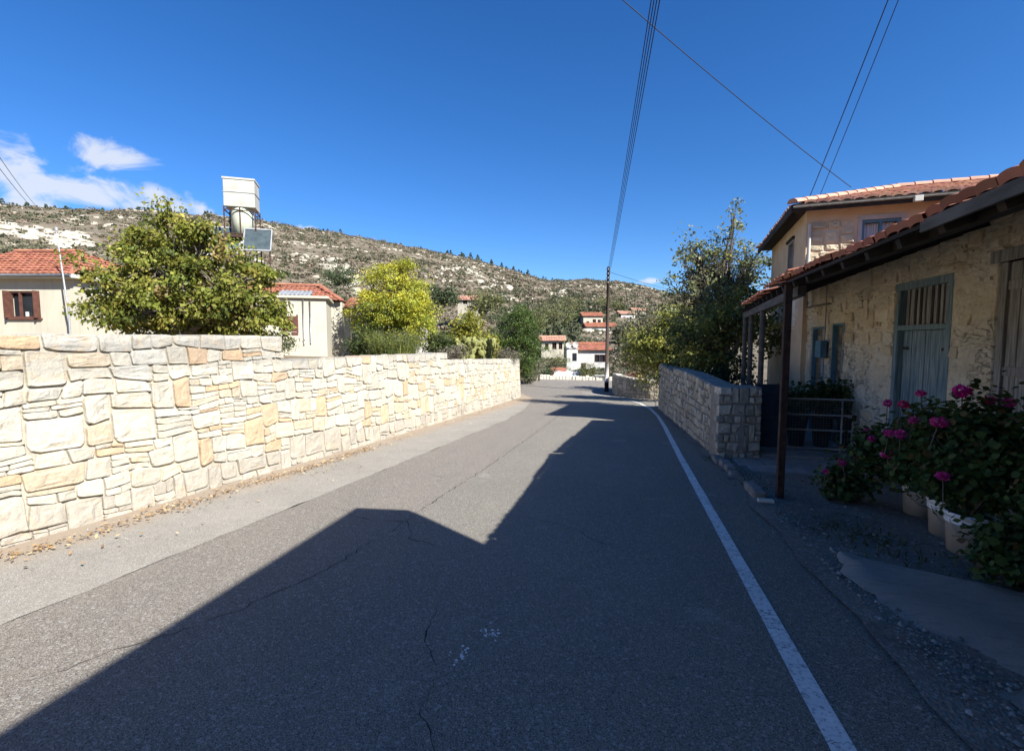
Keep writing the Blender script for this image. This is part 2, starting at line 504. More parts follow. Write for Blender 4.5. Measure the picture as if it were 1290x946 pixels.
def build_ground():
    fine = [R(a) for a in np.arange(-66, 66.01, .6)]
    coarse = [R(a) for a in np.arange(72, 294, 8)]
    phis = fine + coarse
    rs = [.5, 3, 6, 10, 15, 20, 25, 30, 34, 38, 42, 46, 50, 55] + [55 * (7.6 ** (i / 75)) for i in range(1, 76)] + [460, 520, 640, 900]
    V = []; F = []
    n = len(phis)
    for r in rs:
        for ph in phis:
            a = ph - YAW; x = r * math.sin(a); y = r * math.cos(a)
            V.append((x, y, terrain(x, y)))
    for i in range(len(rs) - 1):
        for k in range(n):
            k2 = (k + 1) % n
            F.append((i * n + k, (i + 1) * n + k, (i + 1) * n + k2, i * n + k2))
    F.append(tuple(reversed(range(n))))
    mb = MB(); mb.add(V, F)
    struct(mb.build('ground', M['hill'], smooth=True))


build_ground()

# ------------------------------------------------------------------ road, shoulder, markings
LEFT = [(-14, -3.66), (14, -3.66), (18, -4.0), (24, -4.9), (27, -6.0), (31, -7.5), (36, -9.0), (37.5, -13), (38.5, -30), (42, -34)]
RIGHT = [(-14, 1.62), (8, 1.55), (14, 1.35), (20, 1.12), (24, 1.35), (26.3, 1.3), (27.5, -.2), (29, -.9), (33, -1.2), (42, -1.0)]
WALLX = [(-6, -5.2), (8, -5.2), (12, -5.3), (18, -5.5), (25, -5.85)]


def sheet(name, mat, x0f, x1f, ys, nx, dz, noise_amp=0.0, zf=None):
    rows = []
    for y in ys:
        a, b = x0f(y), x1f(y)
        row = []
        for k in range(nx + 1):
            x = lerp(a, b, k / nx)
            z = (zf(x, y) if zf else zroad(y)) + dz + (noise_amp * fbm(x * .8, y * .8, 3) if noise_amp else 0)
            row.append((x, y, z))
        rows.append(row)
    mb = MB(); mb.strip(rows)
    return struct(mb.build(name, mat, smooth=True))


ys = [-14 + i * .5 for i in range(113)]
sheet('road', M['asphalt'], lambda y: interp(y, LEFT) + .02 * math.sin(y * 3.1), lambda y: interp(y, RIGHT) + .05 * fbm(y * 1.5, 2), ys, 14, 0)
sheet('road_shoulder', M['concrete'], lambda y: interp(y, WALLX) - .15 if y < 25 else lerp(interp(25, WALLX), -8.6, (y - 25) / 7), lambda y: interp(y, LEFT) + .01 + .035 * fbm(y * 2.3, 4) + .015 * fbm(y * 9, 1), [-14 + i * .125 for i in range(369)], 6, .003)

mb = MB()  # painted edge line
LINE = [(-14, .88), (9, .91), (14, .95), (17, .93), (20, .8), (23, .45), (25.5, -.15), (28, -1.2), (30, -2.4), (32, -4)]
rows = []
for i in range(180):
    y = -14 + i * .25
    x = interp(y, LINE); w = .054
    j = .006 * noise.noise(Vector((y * 9, 1, 0))); j2 = .006 * noise.noise(Vector((y * 9, 5, 0)))
    rows.append([(x - w + j, y, zroad(y) + .004), (x + w + j2, y, zroad(y) + .004)])
mb.strip(rows); struct(mb.build('road_edge_line', M['line']))

mb = MB()  # cracks and the joint between the two asphalt layers


def crack(pts, w):
    P = []
    for (a, b) in zip(pts, pts[1:]):
        L = math.hypot(b[0] - a[0], b[1] - a[1]); n = max(2, int(L / .05))
        for i in range(n): P.append((lerp(a[0], b[0], i / n), lerp(a[1], b[1], i / n)))
    P.append(pts[-1]); rows = []
    for i, (x, y) in enumerate(P):
        a = P[max(0, i - 1)]; b = P[min(len(P) - 1, i + 1)]
        dx, dy = b[0] - a[0], b[1] - a[1]; L = math.hypot(dx, dy) or 1
        nx, ny = -dy / L, dx / L
        o = .045 * fbm(x * 5, y * 5, 9) + .02 * fbm(x * 19, y * 19, 2)
        ww = .62 * w * max(.1, .55 + .9 * fbm(x * 7, y * 7, 4)) * (.2 + .8 * min(1, i / 6, (len(P) - 1 - i) / 6))
        x += nx * o; y += ny * o
        rows.append([(x - nx * ww, y - ny * ww, zroad(y) + .003), (x + nx * ww, y + ny * ww, zroad(y) + .003)])
    mb.strip(rows, flip=True)


crack([(-2.25, 4.6), (-2.2, 7), (-2.22, 10), (-2.3, 14), (-2.5, 20)], .014)
crack([(-3.2, 4.6), (-2.7, 4.3), (-2.2, 4.35), (-1.95, 3.95), (-1.5, 3.75), (-1.2, 3.8)], .009)
crack([(-1.2, 4.9), (-.6, 4.7), (-.2, 4.3), (.1, 4.25)], .008)
crack([(-1.25, 2.9), (-1.15, 2.5), (-.95, 2.2), (-.9, 1.9), (-.6, 1.5)], .008)
crack([(-2.9, 1.6), (-2.5, 2.3), (-2.3, 3), (-2.2, 4.6)], .009)
crack([(-3.0, 6.5), (-2.6, 6.3), (-2.2, 6.6)], .006)
struct(mb.build('road_cracks', M['crack']))

mb = MB(); rg = random.Random(12)
for (cx, cy, n) in ((-.80, 2.62, 26), (-.87, 2.35, 22)):
    for k in range(n):
        x, y = cx + rg.gauss(0, .035), cy + rg.gauss(0, .05); r = rg.uniform(.003, .012)
        mb.add([(x + r * math.cos(a) * rg.uniform(.5, 1.3), y + r * math.sin(a) * rg.uniform(.5, 1.3), zroad(y) + .0035) for a in (0, 1.1, 2.2, 3.3, 4.4, 5.3)], [(0, 1, 2, 3, 4, 5)])
struct(mb.build('road_scuffs', M['line']), 'stuff')
# right side: dirt verge, pale concrete patch, paving before the gate
sheet('dirt_verge', M['dirt'], lambda y: interp(y, RIGHT) - .14 + .06 * fbm(y * 1.3, 7), lambda y: 4.1 if y < 14.5 else 9, [-8 + i * .2 for i in range(171)], 24, .02, .012)
mb = MB(); rows = []
for i in range(121):
    t = i / 120; y = lerp(-2.5, 4.5, t)
    x0 = interp(y, [(-2.5, 2.0), (0, 1.95), (2, 1.86), (3.4, 1.72), (4.1, 1.60), (4.5, 1.75)]) + .07 * fbm(y * 3, 1) + .03 * fbm(y * 14, 5)
    x1 = interp(y, [(-2.5, 4), (3.6, 4), (4.1, 2.6), (4.5, 1.85)])
    rows.append([(lerp(x0, x1, k / 14), y, zroad(y) + .022 + .03 * math.sin(math.pi * min(1, k / 3) / 2) + .035 * fbm(lerp(x0, x1, k / 14) * 1.5, y * 1.5, 2)) for k in range(15)])
mb.strip(rows); struct(mb.build('concrete_patch', M['slab'], smooth=True))

mb = MB()
rnd = random.Random(3)
for i in range(5):
    for j in range(3):
        x0 = 1.78 + i * .42 + (.1 if j == 0 else 0); y0 = 8.05 + j * .42
        if x0 > 3.7: continue
        z = zroad(y0 + .2) + .045 + rnd.uniform(-.008, .008)
        mb.box(x0 + .008, x0 + .412, y0 + .008, y0 + .412, z - .06, z)
mb.box(2.3, 3.95, 9.35, 9.75, -.75, -.47)
struct(mb.build('pavement', M['tilefloor'], bevel=.008))
mb = MB()
for k in range(9):
    y = 6.35 + k * .31; x = 1.60 - .015 * k + rnd.uniform(-.03, .03)
    z = zroad(y)
    if k in (2, 3): continue
    mb.box(x - .07, x + .08, y, y + .28 + rnd.uniform(-.05, .02), z - .1, z + .09 + rnd.uniform(-.03, .02))
struct(mb.build('kerb', M['kerb'], bevel=.025))
mb = MB()
mb.box(1.52, 1.70, 6.16, 6.24, zroad(6.2) - .01, zroad(6.2) + .055)
o = mb.build('broken_kerb_block', M['stonewhite'], loc=(1.61, 6.2, zroad(6.2)), bevel=.01)
tag(o, 'small pale loose kerb block lying at the foot of the rusty post', 'block')

# garden behind the left wall, held up by it
GX = [(-20, -5.5), (12, -5.62), (18, -5.82), (25, -6.2), (28, -7.0), (32, -8.4), (37, -9.4)]


def zgarden(x, y):
    f = interp(y, [(-20, 1.3), (5, 1.15), (13, 1.02), (13.6, .88), (22, .58), (25, .40), (29, -.7), (34, -1.6), (37, -1.85)])
    return f + .018 * min(30, max(0, interp(y, GX) - x)) + .05 * fbm(x * .5, y * .5, 8)


rows = []
for i in range(115):
    y = -20 + i * .5
    xb = interp(y, GX)
    rows.append([(xb + .02, y, -4)] + [(xb - d, y, zgarden(xb - d, y)) for d in (0, .4, 1, 2, 3, 4.5, 6, 8, 10, 13, 17, 22, 28, 36)] + [(xb - 40, y, -3)])
mb = MB(); mb.strip(rows, flip=True)
struct(mb.build('garden_ground', M['garden'], smooth=True))


# ------------------------------------------------------------------ rubble stone walls
def stone(mb, P, c, rng, col, depth, relief, gap, back=None, beds=None):
    """one dressed stone filling the cell c = four (s,t) corners; rounded outline, bulged uneven face"""
    N_ = 20; rp = rng.uniform(4.5, 15)
    cx = sum(p[0] for p in c) / 4; cy = sum(p[1] for p in c) / 4
    w = abs(c[1][0] - c[0][0]); h = abs(c[3][1] - c[0][1])
    gs = 1 - min(.45, gap / max(w, .02)); gt = 1 - min(.45, gap / max(h, .02))
    if col is None: return
    tu, tv, base = rng.uniform(-.35, .35) * relief, rng.uniform(-.35, .35) * relief, rng.uniform(-.3, .4) * relief
    ph = [rng.uniform(0, 6.28) for _ in range(3)]
    out = []
    for k in range(N_):
        a = 2 * math.pi * (k + .5) / N_
        u = math.copysign(abs(math.cos(a)) ** (2 / rp), math.cos(a)); v = math.copysign(abs(math.sin(a)) ** (2 / rp), math.sin(a))
        j = 1.01 - .05 * abs(math.sin(1.5 * a + ph[0])) - .03 * (1 + math.sin(4 * a + ph[1])) * .5 - rng.uniform(0, .03)
        out.append((u * j * gs, v * j * gt))

    def cell(u, v):
        s0 = lerp(c[0][0], c[1][0], (u + 1) / 2); s1 = lerp(c[3][0], c[2][0], (u + 1) / 2)
        t0 = lerp(c[0][1], c[1][1], (u + 1) / 2); t1 = lerp(c[3][1], c[2][1], (u + 1) / 2)
        ss = lerp(s0, s1, (v + 1) / 2)
        if beds:
            b0, b1 = beds[0](ss), beds[1](ss); return ss, lerp(lerp(b0, b1, beds[2]), lerp(b0, b1, beds[3]), (v + 1) / 2)
        return ss, lerp(t0, t1, (v + 1) / 2)

    rings = [(1.0, -depth if back is None else -back), (1.0, -.15 * relief), (.955, .35 * relief), (.78, .45 * relief), (.5, .5 * relief), (.24, .5 * relief)]
    V = []
    for sc, d in rings:
        for k, (u, v) in enumerate(out):
            s, t = cell(u * sc, v * sc)
            dd = d
            if d > -.5 * relief: dd = d + base + tu * u * sc + tv * v * sc + relief * (.75 * noise.noise(Vector((s * 7, t * 7, ph[2]))) + .55 * noise.noise(Vector((s * 19, t * 19, ph[2]))))
            V.append(P(s, t, dd))
    s, t = cell(0, 0)
    V.append(P(s, t, relief * .5 + base + relief * (.75 * noise.noise(Vector((s * 7, t * 7, ph[2]))) + .55 * noise.noise(Vector((s * 19, t * 19, ph[2]))))))
    F = []
    nr = len(rings)
    for i in range(nr - 1):
        for k in range(N_):
            k2 = (k + 1) % N_
            F.append((i * N_ + k, i * N_ + k2, (i + 1) * N_ + k2, (i + 1) * N_ + k))
    for k in range(N_):
        F.append(((nr - 1) * N_ + k, (nr - 1) * N_ + (k + 1) % N_, len(V) - 1))
    mb.add(V, F, col)


def rubble(mb, P, s0, s1, rows, colf, rng, wmin=.8, wmax=2.3, depth=.06, relief=.03, gap=.012, thin=.3, wave=.035, back_top=None):
    """rows: (t0, t1, s_end). Irregular courses; some stones span two courses, some cells are split into thin slabs"""
    def edge(i, s):
        t = rows[i][0] if i < len(rows) else rows[-1][1]
        if i == 0 or i == len(rows): return t
        return t + wave * noise.noise(Vector((s * 1.2, i * 7.3, 2))) + wave * .55 * noise.noise(Vector((s * 3.3, i * 3.3, 5))) + wave * .2 * noise.noise(Vector((s * 10, i * 3.3, 8)))
    blocked = []
    for i, (t0, t1, se) in enumerate(rows):
        nxt = []
        s = s0 + rng.uniform(-.1, 0); end = min(s1, se); h = t1 - t0
        iv = sorted(blocked); sprev = -99; jprev = 0
        while s < end - .05:
            b = next(((a, e) for a, e in iv if a - .001 <= s < e - .001), None)
            if b: s = b[1]; continue
            lim = min([a for a, e in iv if a > s + .001] + [end])
            w = h * rng.uniform(wmin, wmax)
            if s + w > lim - h * .45: w = lim - s
            if w > h * wmax * 1.35: w = w / 2
            e = s + w; m = s + w / 2
            j0 = jprev if abs(s - sprev) < .002 else 0; j1 = rng.uniform(-.05, .05) * min(1, w / .2)
            sprev = e; jprev = j1
            last = i == len(rows) - 1 or rows[i + 1][2] < e
            bt = back_top if last else None
            free_up = not last
            q = rng.random()
            if free_up and q < .16 and w > h * .9:
                c = [(s, edge(i, s)), (e, edge(i, e)), (e, edge(i + 2, e) if i + 2 < len(rows) else rows[i + 1][1]), (s, edge(i + 2, s) if i + 2 < len(rows) else rows[i + 1][1])]
                if e - s < 1.6 * (rows[i + 1][1] - t0):
                    stone(mb, P, c, rng, colf(rng, m, t0), depth, relief * 1.2, gap, back_top if i + 2 >= len(rows) else None, (lambda q, i=i: edge(i, q), lambda q, i=i: edge(i + 2, q) if i + 2 < len(rows) else rows[i + 1][1], 0, 1)); nxt.append((s, e)); s = e; continue
            top0 = t1 if last else edge(i + 1, s); top1 = t1 if last else edge(i + 1, e)
            if last: top0 += rng.uniform(-.03, .01); top1 += rng.uniform(-.03, .01)
            if q > 1 - thin and h > .12 and not last:
                k = rng.choice((2, 2, 3)); fr = sorted([rng.uniform(.22, .78) for _ in range(k - 1)])
                fr = [0] + (fr if k == 2 or fr[1] - fr[0] > .18 else [.35, .68]) + [1]
                for a, b2 in zip(fr, fr[1:]):
                    parts = [(s, e)]
                    if rng.random() < .4 and w > .2:
                        mm = s + w * rng.uniform(.35, .65); parts = [(s, mm), (mm, e)]
                    for (p, q2) in parts:
                        c = [(p, lerp(edge(i, p), top0, a)), (q2, lerp(edge(i, q2), top1, a)), (q2, lerp(edge(i, q2), top1, b2)), (p, lerp(edge(i, p), top0, b2))]
                        stone(mb, P, c, rng, colf(rng, m, t0), depth, relief * .7, gap * .9, None, (lambda x, i=i: edge(i, x), lambda x, i=i: edge(i + 1, x), a, b2))
            else:
                c = [(s - j0 * .5, edge(i, s)), (e - j1 * .5, edge(i, e)), (e + j1 * .5, top1), (s + j0 * .5, top0)]
                tt = (top0 + top1) / 2
                stone(mb, P, c, rng, colf(rng, m, t0), depth, relief, gap, bt, (lambda x, i=i: edge(i, x), (lambda x, tt=tt: tt) if last else (lambda x, i=i: edge(i + 1, x)), 0, 1))
            s = e
        blocked = nxt


def make_path(pts):
    pts = [Vector((*p, 0)) for p in pts]; cum = [0]
    for a, b in zip(pts, pts[1:]): cum.append(cum[-1] + (b - a).length)

    def f(s):
        i = 0
        while i < len(pts) - 2 and s > cum[i + 1]: i += 1
        t = (s - cum[i]) / (cum[i + 1] - cum[i]); p = pts[i].lerp(pts[i + 1], t)
        def nrm(k):
            k = max(0, min(len(pts) - 2, k)); d = (pts[k + 1] - pts[k]).normalized(); return Vector((d.y, -d.x, 0))
        n0 = nrm(i); w = (nrm(i - 1) + n0) if t < .5 else (nrm(i + 1) + n0)
        n = n0.lerp(w.normalized(), abs(t - .5) * 2).normalized()
        return p, n
    return f, cum[-1]


def left_colour(rng, s, t):
    q = rng.random(); low = max(0, 1 - t / 1.5)
    if q < .045 + .16 * low: c = (.46, .325, .20)
    elif q < .14 + .25 * low: c = (.455, .375, .265)
    elif q < .17: c = (.32, .285, .22)
    elif q < .30: c = (.41, .39, .33)
    else: c = (.435, .40, .322)
    if (t > 1.95 or (t > 1.58 and s > 11.4) or (t > 1.3 and s > 18.5)) and rng.random() < .6: c = (.35, .33, .28)
    if t < .12: c = (.36, .325, .265)
    k = rng.uniform(.88, 1.1); return tuple(min(.8, v * k) for v in c)


def wall_slab(mb, P, s0, s1, topf, thick, t_base=-.3, step=.3, dfront=-.028, drop=.03, mi=1):
    n = max(2, int((s1 - s0) / step)); rows = []
    for i in range(n + 1):
        s = lerp(s0, s1, i / n); tt = topf(s) - drop
        rows.append([P(s, t_base, dfront), P(s, tt, dfront), P(s, tt, -thick), P(s, t_base, -thick)])
    mb.strip(rows, (1, 1, 1), mi)
    mb.add(rows[0], [(0, 1, 2, 3)], (1, 1, 1), mi); mb.add(rows[-1], [(3, 2, 1, 0)], (1, 1, 1), mi)


HLOW = [(-6, .92), (2.9, 1.35), (6.3, 1.5), (13.4, 1.82), (22, 2.02), (25, 2.08), (27, 2.0), (30, 1.5), (45, 1.2)]


def build_left_wall():
    path, L = make_path([(-5.2, -5), (-5.2, 8), (-5.3, 12), (-5.5, 18), (-5.85, 25), (-6.0, 25.7), (-6.5, 26.3), (-7.4, 26.8), (-10, 27.6)])

    def P(s, t, d):
        p, n = path(s); y = s - 5
        k = interp(y, HLOW) / 1.6
        z = zroad(p.y) + t * k
        batter = -.05 * t
        q = p + n * (d + batter + .06)
        return (q.x, q.y, z)
    rng = random.Random(11); mb = MB()
    rows = []; t = -.06
    hs = [.15, .24, .18, .25, .16, .23, .15, .21, .17]
    sc = 1.66 / sum(hs)
    for h in hs: rows.append((t, t + h * sc, 99)); t += h * sc
    rows.append((1.6, 1.79, 18.45)); rows.append((1.79, 1.97, 11.3)); rows.append((1.97, 2.18, 11.3))
    rubble(mb, P, 0, L, rows, left_colour, rng, wmin=.9, wmax=2.4, relief=.017, gap=.005, thin=.32, wave=.08, back_top=.4)
    wall_slab(mb, P, 0, 11.28, lambda s: 2.18, .45); wall_slab(mb, P, 11.28, 18.43, lambda s: 1.79, .45)
    wall_slab(mb, P, 18.43, L, lambda s: 1.6, .45)
    o = mb.build('stone_wall', [M['stone_left'], M['mortar']], loc=(-5.2, 8, zroad(8)))
    tag(o, 'long sunlit cream rubble stone wall stepping down along the left side of the road', 'stone wall')


build_left_wall()


def right_colour(rng, s, t):
    c = rng.choice([(.50, .47, .41), (.44, .41, .35), (.56, .53, .47), (.38, .35, .30), (.47, .42, .34)])
    k = rng.uniform(.85, 1.12); return tuple(v * k for v in c)


def build_right_wall():
    mb = MB(); rng = random.Random(5)
    # road face
    A = Vector((1.13, 20.3, 0)); B = Vector((1.56, 9.12, 0)); L = (A - B).length; d = (B - A).normalized()
    n = Vector((d.y, -d.x, 0))   # towards the road
    if n.x > 0: n = -n

    def P(s, t, dd):
        p = A + d * s + n * dd; zb = zroad(p.y) - .05
        top = .76 + .02 * math.sin(s) + .03 * noise.noise(Vector((s * 2.5, 3, 3)))
        if s < 4.6: top -= .14
        return (p.x, p.y, lerp(zb, top, t))
    rr = [0, .13, .27, .37, .52, .63, .77, .88, 1.0]
    rows = [(a, b, 99) for a, b in zip(rr, rr[1:])]
    rubble(mb, P, 0, L, rows, right_colour, rng, wmin=.9 / 1.5, wmax=1.9 / 1.5 * 1.2, depth=.06, relief=.03, gap=.018, thin=.3, wave=.03, back_top=.3)
    wall_slab(mb, P, 0, 4.6, lambda s: 1.0, .42, 0, drop=.012); wall_slab(mb, P, 4.6, L - .02, lambda s: 1.0, .42, 0, drop=.012)
    # end face towards the camera
    C0 = Vector((1.56, 9.10, 0)); C1 = Vector((2.27, 9.22, 0)); L2 = (C1 - C0).length; d2 = (C1 - C0).normalized(); n2 = Vector((d2.y, -d2.x, 0))

    def P2(s, t, dd):
        p = C0 + d2 * s + n2 * dd; zb = zroad(9.1) - .05
        return (p.x, p.y, lerp(zb, .77, t))
    rows2 = [(a, b, 99) for a, b in zip(rr, rr[1:])]
    rubble(mb, P2, 0, L2, rows2, right_colour, rng, wmin=.8, wmax=1.8, depth=.06, relief=.03, gap=.018, thin=.3, wave=.035, back_top=.3)
    wall_slab(mb, P2, 0, L2, lambda s: 1.0, .5, 0, drop=.012)
    o = mb.build('stone_wall', [M['stone_right'], M['mortar_dark']], loc=(1.5, 12, zroad(12)))
    tag(o, 'shaded grey squared stone wall with a square end beside the blue gate', 'stone wall')
    # far wall behind it, across the bend
    path, L = make_path([(-1.25, 34), (-1.1, 31), (-.75, 28.9), (.1, 27.6), (1.0, 27.0), (2.2, 26.6)])
    mb = MB(); rng = random.Random(8)

    def P3(s, t, dd):
        p, nn = path(s); q = p - nn * (-dd)
        hgt = interp(s, [(0, 1.25), (4, 1.35), (7, 1.15), (10, 1.0)])
        return (q.x, q.y, zroad(q.y) - .05 + t * hgt)
    rr3 = [0, .2, .38, .6, .8, 1]
    rubble(mb, P3, 0, L, [(a, b, 99) for a, b in zip(rr3, rr3[1:])], right_colour, rng, wmin=1, wmax=2.2, relief=.02, gap=.014, thin=.1, wave=.02, back_top=.3)
    wall_slab(mb, P3, 0, L, lambda s: 1.0, .4, 0, drop=.02)
    o = mb.build('stone_wall', [M['stone_right'], M['mortar_dark']], loc=(0, 28, zroad(28)))
    tag(o, 'low curved grey stone wall at the far bend, right of the utility pole', 'stone wall')


build_right_wall()


# dry leaves lying along the foot of the left wall
def litter():
    rng = np.random.default_rng(4); V = []; C = []
    cols = np.array([(.34, .22, .10), (.42, .29, .14), (.24, .15, .08), (.46, .34, .19), (.17, .11, .07)])
    n = 2600
    for i in range(n):
        y = rng.uniform(1.2, 23) if rng.random() > .55 else rng.uniform(1.5, 8)
        den = .5 + .5 * fbm(y * .9, 3.3, 1)
        if rng.random() > den * 1.3: continue
        x = interp(y, WALLX) + .42 + .12 * fbm(y * .7, 1, 4) + rng.normal(0, .07 if rng.random() < .75 else .35)
        if x < interp(y, WALLX) + .1: continue
        sz = rng.uniform(.008, .028); a = rng.uniform(0, 6.28); tl = rng.normal(0, .5, 2)
        z = zroad(y) + .016 + rng.uniform(0, .03) + sz * .3
        ca, sa = math.cos(a), math.sin(a)
        for (u, v) in ((-1, 0), (0, -.5), (1, 0), (0, .5)):
            V.append((x + (u * ca - v * sa) * sz, y + (u * sa + v * ca) * sz, z + (u * tl[0] + v * tl[1]) * sz * .6))
        C += [cols[rng.integers(5)] * rng.uniform(.7, 1.25)] * 4
    V = np.array(V); Q = np.arange(len(V)).reshape(-1, 4)
    struct(np_mesh('leaf_litter', V, Q, np.array(C), M['litter']), 'stuff')


litter()

# ------------------------------------------------------------------ plants
UNITQ = np.array([(-.5, 0, 0), (0, -.32, .06), (.55, 0, 0), (0, .32, .06)])


def leaves(centers, size, rng, cols, weights, up=.5, droop=.3, outward=None, var=.25, aspect=1.0, cl=None):
    """one small folded leaf per centre"""
    n = len(centers)
    ax = rng.normal(size=(n, 3))
    if outward is not None: ax = ax + outward * 1.0
    ax[:, 2] -= droop; ax /= np.linalg.norm(ax, axis=1)[:, None]
    nr = rng.normal(size=(n, 3)) * (1 - up); nr[:, 2] += up * 1.4
    nr -= ax * (nr * ax).sum(1)[:, None]; nr /= (np.linalg.norm(nr, axis=1)[:, None] + 1e-9)
    sd = np.cross(nr, ax)
    sz = size * rng.uniform(.6, 1.35, n)
    V = np.zeros((n, 4, 3))
    for k, (u, v, w) in enumerate(UNITQ):
        V[:, k] = centers + (ax * u + sd * v * aspect + nr * w) * sz[:, None]
    ci = rng.choice(len(cols), n, p=np.array(weights) / sum(weights)) if cl is None else cl
    c = np.array(cols)[ci] * rng.uniform(1 - var, 1 + var, (n, 1))
    return V.reshape(-1, 3), np.repeat(c, 4, axis=0)


def blob_points(ell, nclump, per, rc, rng, shell=.55, zmin=None):
    """clump centres near the surface of the ellipsoids, leaf centres round them; returns leaf points, outward dirs, clump id, clump centres"""
    vol = np.array([e[1][0] * e[1][1] + e[1][0] * e[1][2] for e in ell]); cnt = (nclump * vol / vol.sum()).astype(int) + 1
    CC = []; OO = []
    for (c, r), k in zip(ell, cnt):
        d = rng.normal(size=(k, 3)); d /= np.linalg.norm(d, axis=1)[:, None]
        rad = np.where(rng.random(k) < shell, rng.uniform(.78, 1.1, k), rng.uniform(.2, .85, k))
        CC.append(np.array(c) + d * rad[:, None] * np.array(r)); OO.append(d)
    CC = np.concatenate(CC); OO = np.concatenate(OO)
    if zmin is not None:
        k = CC[:, 2] > zmin; CC = CC[k]; OO = OO[k]
    idx = np.repeat(np.arange(len(CC)), per)
    sc = rc * rng.uniform(.6, 1.4, len(CC))
    off = rng.normal(size=(len(idx), 3)) * np.array((1, 1, .62)) * sc[idx][:, None]
    return CC[idx] + off, OO[idx], idx, CC


def make_tree(name, label, cat, base, ell, nclump=160, per=60, rc=.28, leaf=.12, cols=None, weights=None, trunk_r=.14, seed=1, group=None, up=.4, droop=.35,
              shell=.6, lm='leaf', stems=1, bark='bark', clump_tone=.25, aspect=1.0, twig=.35, zmin=None, clump_mix=False, lowmix=False):
    rng = np.random.default_rng(seed); rr = random.Random(seed)
    t = thing(name, label, cat, base, 0, group)
    base = Vector(base)
    E_ = [((base.x + c[0], base.y + c[1], base.z + c[2]), r) for c, r in ell]
    pts, out, idx, CC = blob_points(E_, nclump, per, rc, rng, shell, None if zmin is None else base.z + zmin)
    tone = rng.uniform(1 - clump_tone, 1 + clump_tone, len(CC))
    cl = None
    if clump_mix:
        w = np.array(weights) / sum(weights); main = rng.choice(len(cols), len(CC), p=w)
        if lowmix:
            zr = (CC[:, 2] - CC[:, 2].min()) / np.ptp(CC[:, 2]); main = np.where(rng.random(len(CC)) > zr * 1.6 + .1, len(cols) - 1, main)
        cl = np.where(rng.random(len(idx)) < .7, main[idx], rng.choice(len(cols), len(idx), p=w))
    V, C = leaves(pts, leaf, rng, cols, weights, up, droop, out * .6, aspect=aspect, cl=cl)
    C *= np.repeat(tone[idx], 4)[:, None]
    np_mesh('crown', V, np.arange(len(V)).reshape(-1, 4), np.clip(C, 0, 1), M[lm], t)
    # trunk with limbs reaching to the clumps
    mb = MB()
    cen = sum((Vector(e[0]) for e in E_), Vector()) / len(E_)
    lowest = min(e[0][2] - e[1][2] * .4 for e in E_)
    for sidx in range(stems):
        b = base + Vector((rr.uniform(-.25, .25), rr.uniform(-.25, .25), 0)) * (stems > 1)
        fork = Vector((lerp(b.x, cen.x, .35) + rr.uniform(-.3, .3) * (stems > 1), lerp(b.y, cen.y, .35), max(base.z + .35, lowest)))
        r0 = trunk_r / math.sqrt(stems)
        mid = b.lerp(fork, .5) + Vector((rr.uniform(-.08, .08), rr.uniform(-.08, .08), 0))
        mb.tube([b - Vector((0, 0, .2)), b + Vector((0, 0, .05)), mid, fork], [r0 * 1.4, r0 * 1.15, r0 * .95, r0 * .8], 9)
        for (c, r) in E_:
            c = Vector(c)
            q = fork.lerp(c, .55) + Vector((rr.uniform(-.2, .2), rr.uniform(-.2, .2), rr.uniform(-.05, .2)))
            mb.tube([fork, q, c], [r0 * .7, r0 * .5, r0 * .33], 7)
            near = [Vector(k) for k in CC if all(abs(k[j] - c[j]) < r[j] * 1.15 for j in range(3))]
            rr.shuffle(near)
            for k in near[:int(len(near) * twig)]:
                s = fork.lerp(c, rr.uniform(.5, 1)) if rr.random() < .5 else q.lerp(c, rr.uniform(.2, 1))
                m = s.lerp(k, .5) + Vector((rr.uniform(-.1, .1), rr.uniform(-.1, .1), rr.uniform(0, .12)))
                mb.tube([s, m, k], [r0 * .22, r0 * .14, r0 * .05], 4, cap=False)
    mb.build('trunk', M[bark], t, smooth=True)
    return t


GREENS = [(.075, .105, .022), (.105, .13, .028), (.15, .15, .032), (.055, .08, .02)]


def P0(px, D, z):
    p = at(px, 428, D); return (p.x, p.y, z)


def gz(px, D):
    p = at(px, 428, D); return (p.x, p.y, zgarden(p.x, p.y))


# big walnut behind the near part of the wall
b = gz(228, 12.5)
make_tree('walnut_tree', 'large broad walnut tree with drooping yellow green leaves behind the near wall', 'tree', b,
          [((-1.6, 0, 2.1), (1.0, 1.0, .85)), ((-.27, .1, 2.7), (1.15, 1.0, .8)), ((1.4, .2, 1.95), (1.05, 1.0, .8)), ((-2.0, -.1, 1.25), (.8, .8, .5)), ((-.15, -.4, 1.25), (1.4, .9, .6)),
           ((2.05, .2, 1.25), (.75, .8, .5)), ((.85, .1, 3.15), (.45, .45, .35)), ((-.27, .1, 3.85), (.22, .22, .25)), ((-1.1, .1, 3.0), (.45, .45, .4)), ((.3, -.3, 1.9), (.8, .8, .5)), ((-1.2, .5, .7), (1.5, .8, .5)), ((1.2, .6, .75), (1.4, .8, .5))],
          nclump=330, per=92, rc=.14, leaf=.108, cols=[(.15, .17, .028), (.21, .21, .04), (.28, .25, .05), (.095, .12, .022), (.25, .18, .07)], weights=[4, 4, 2.4, 1.6, .6],
          trunk_r=.16, seed=21, up=.25, droop=1.0, aspect=.95, twig=.5, shell=.8, clump_mix=True)

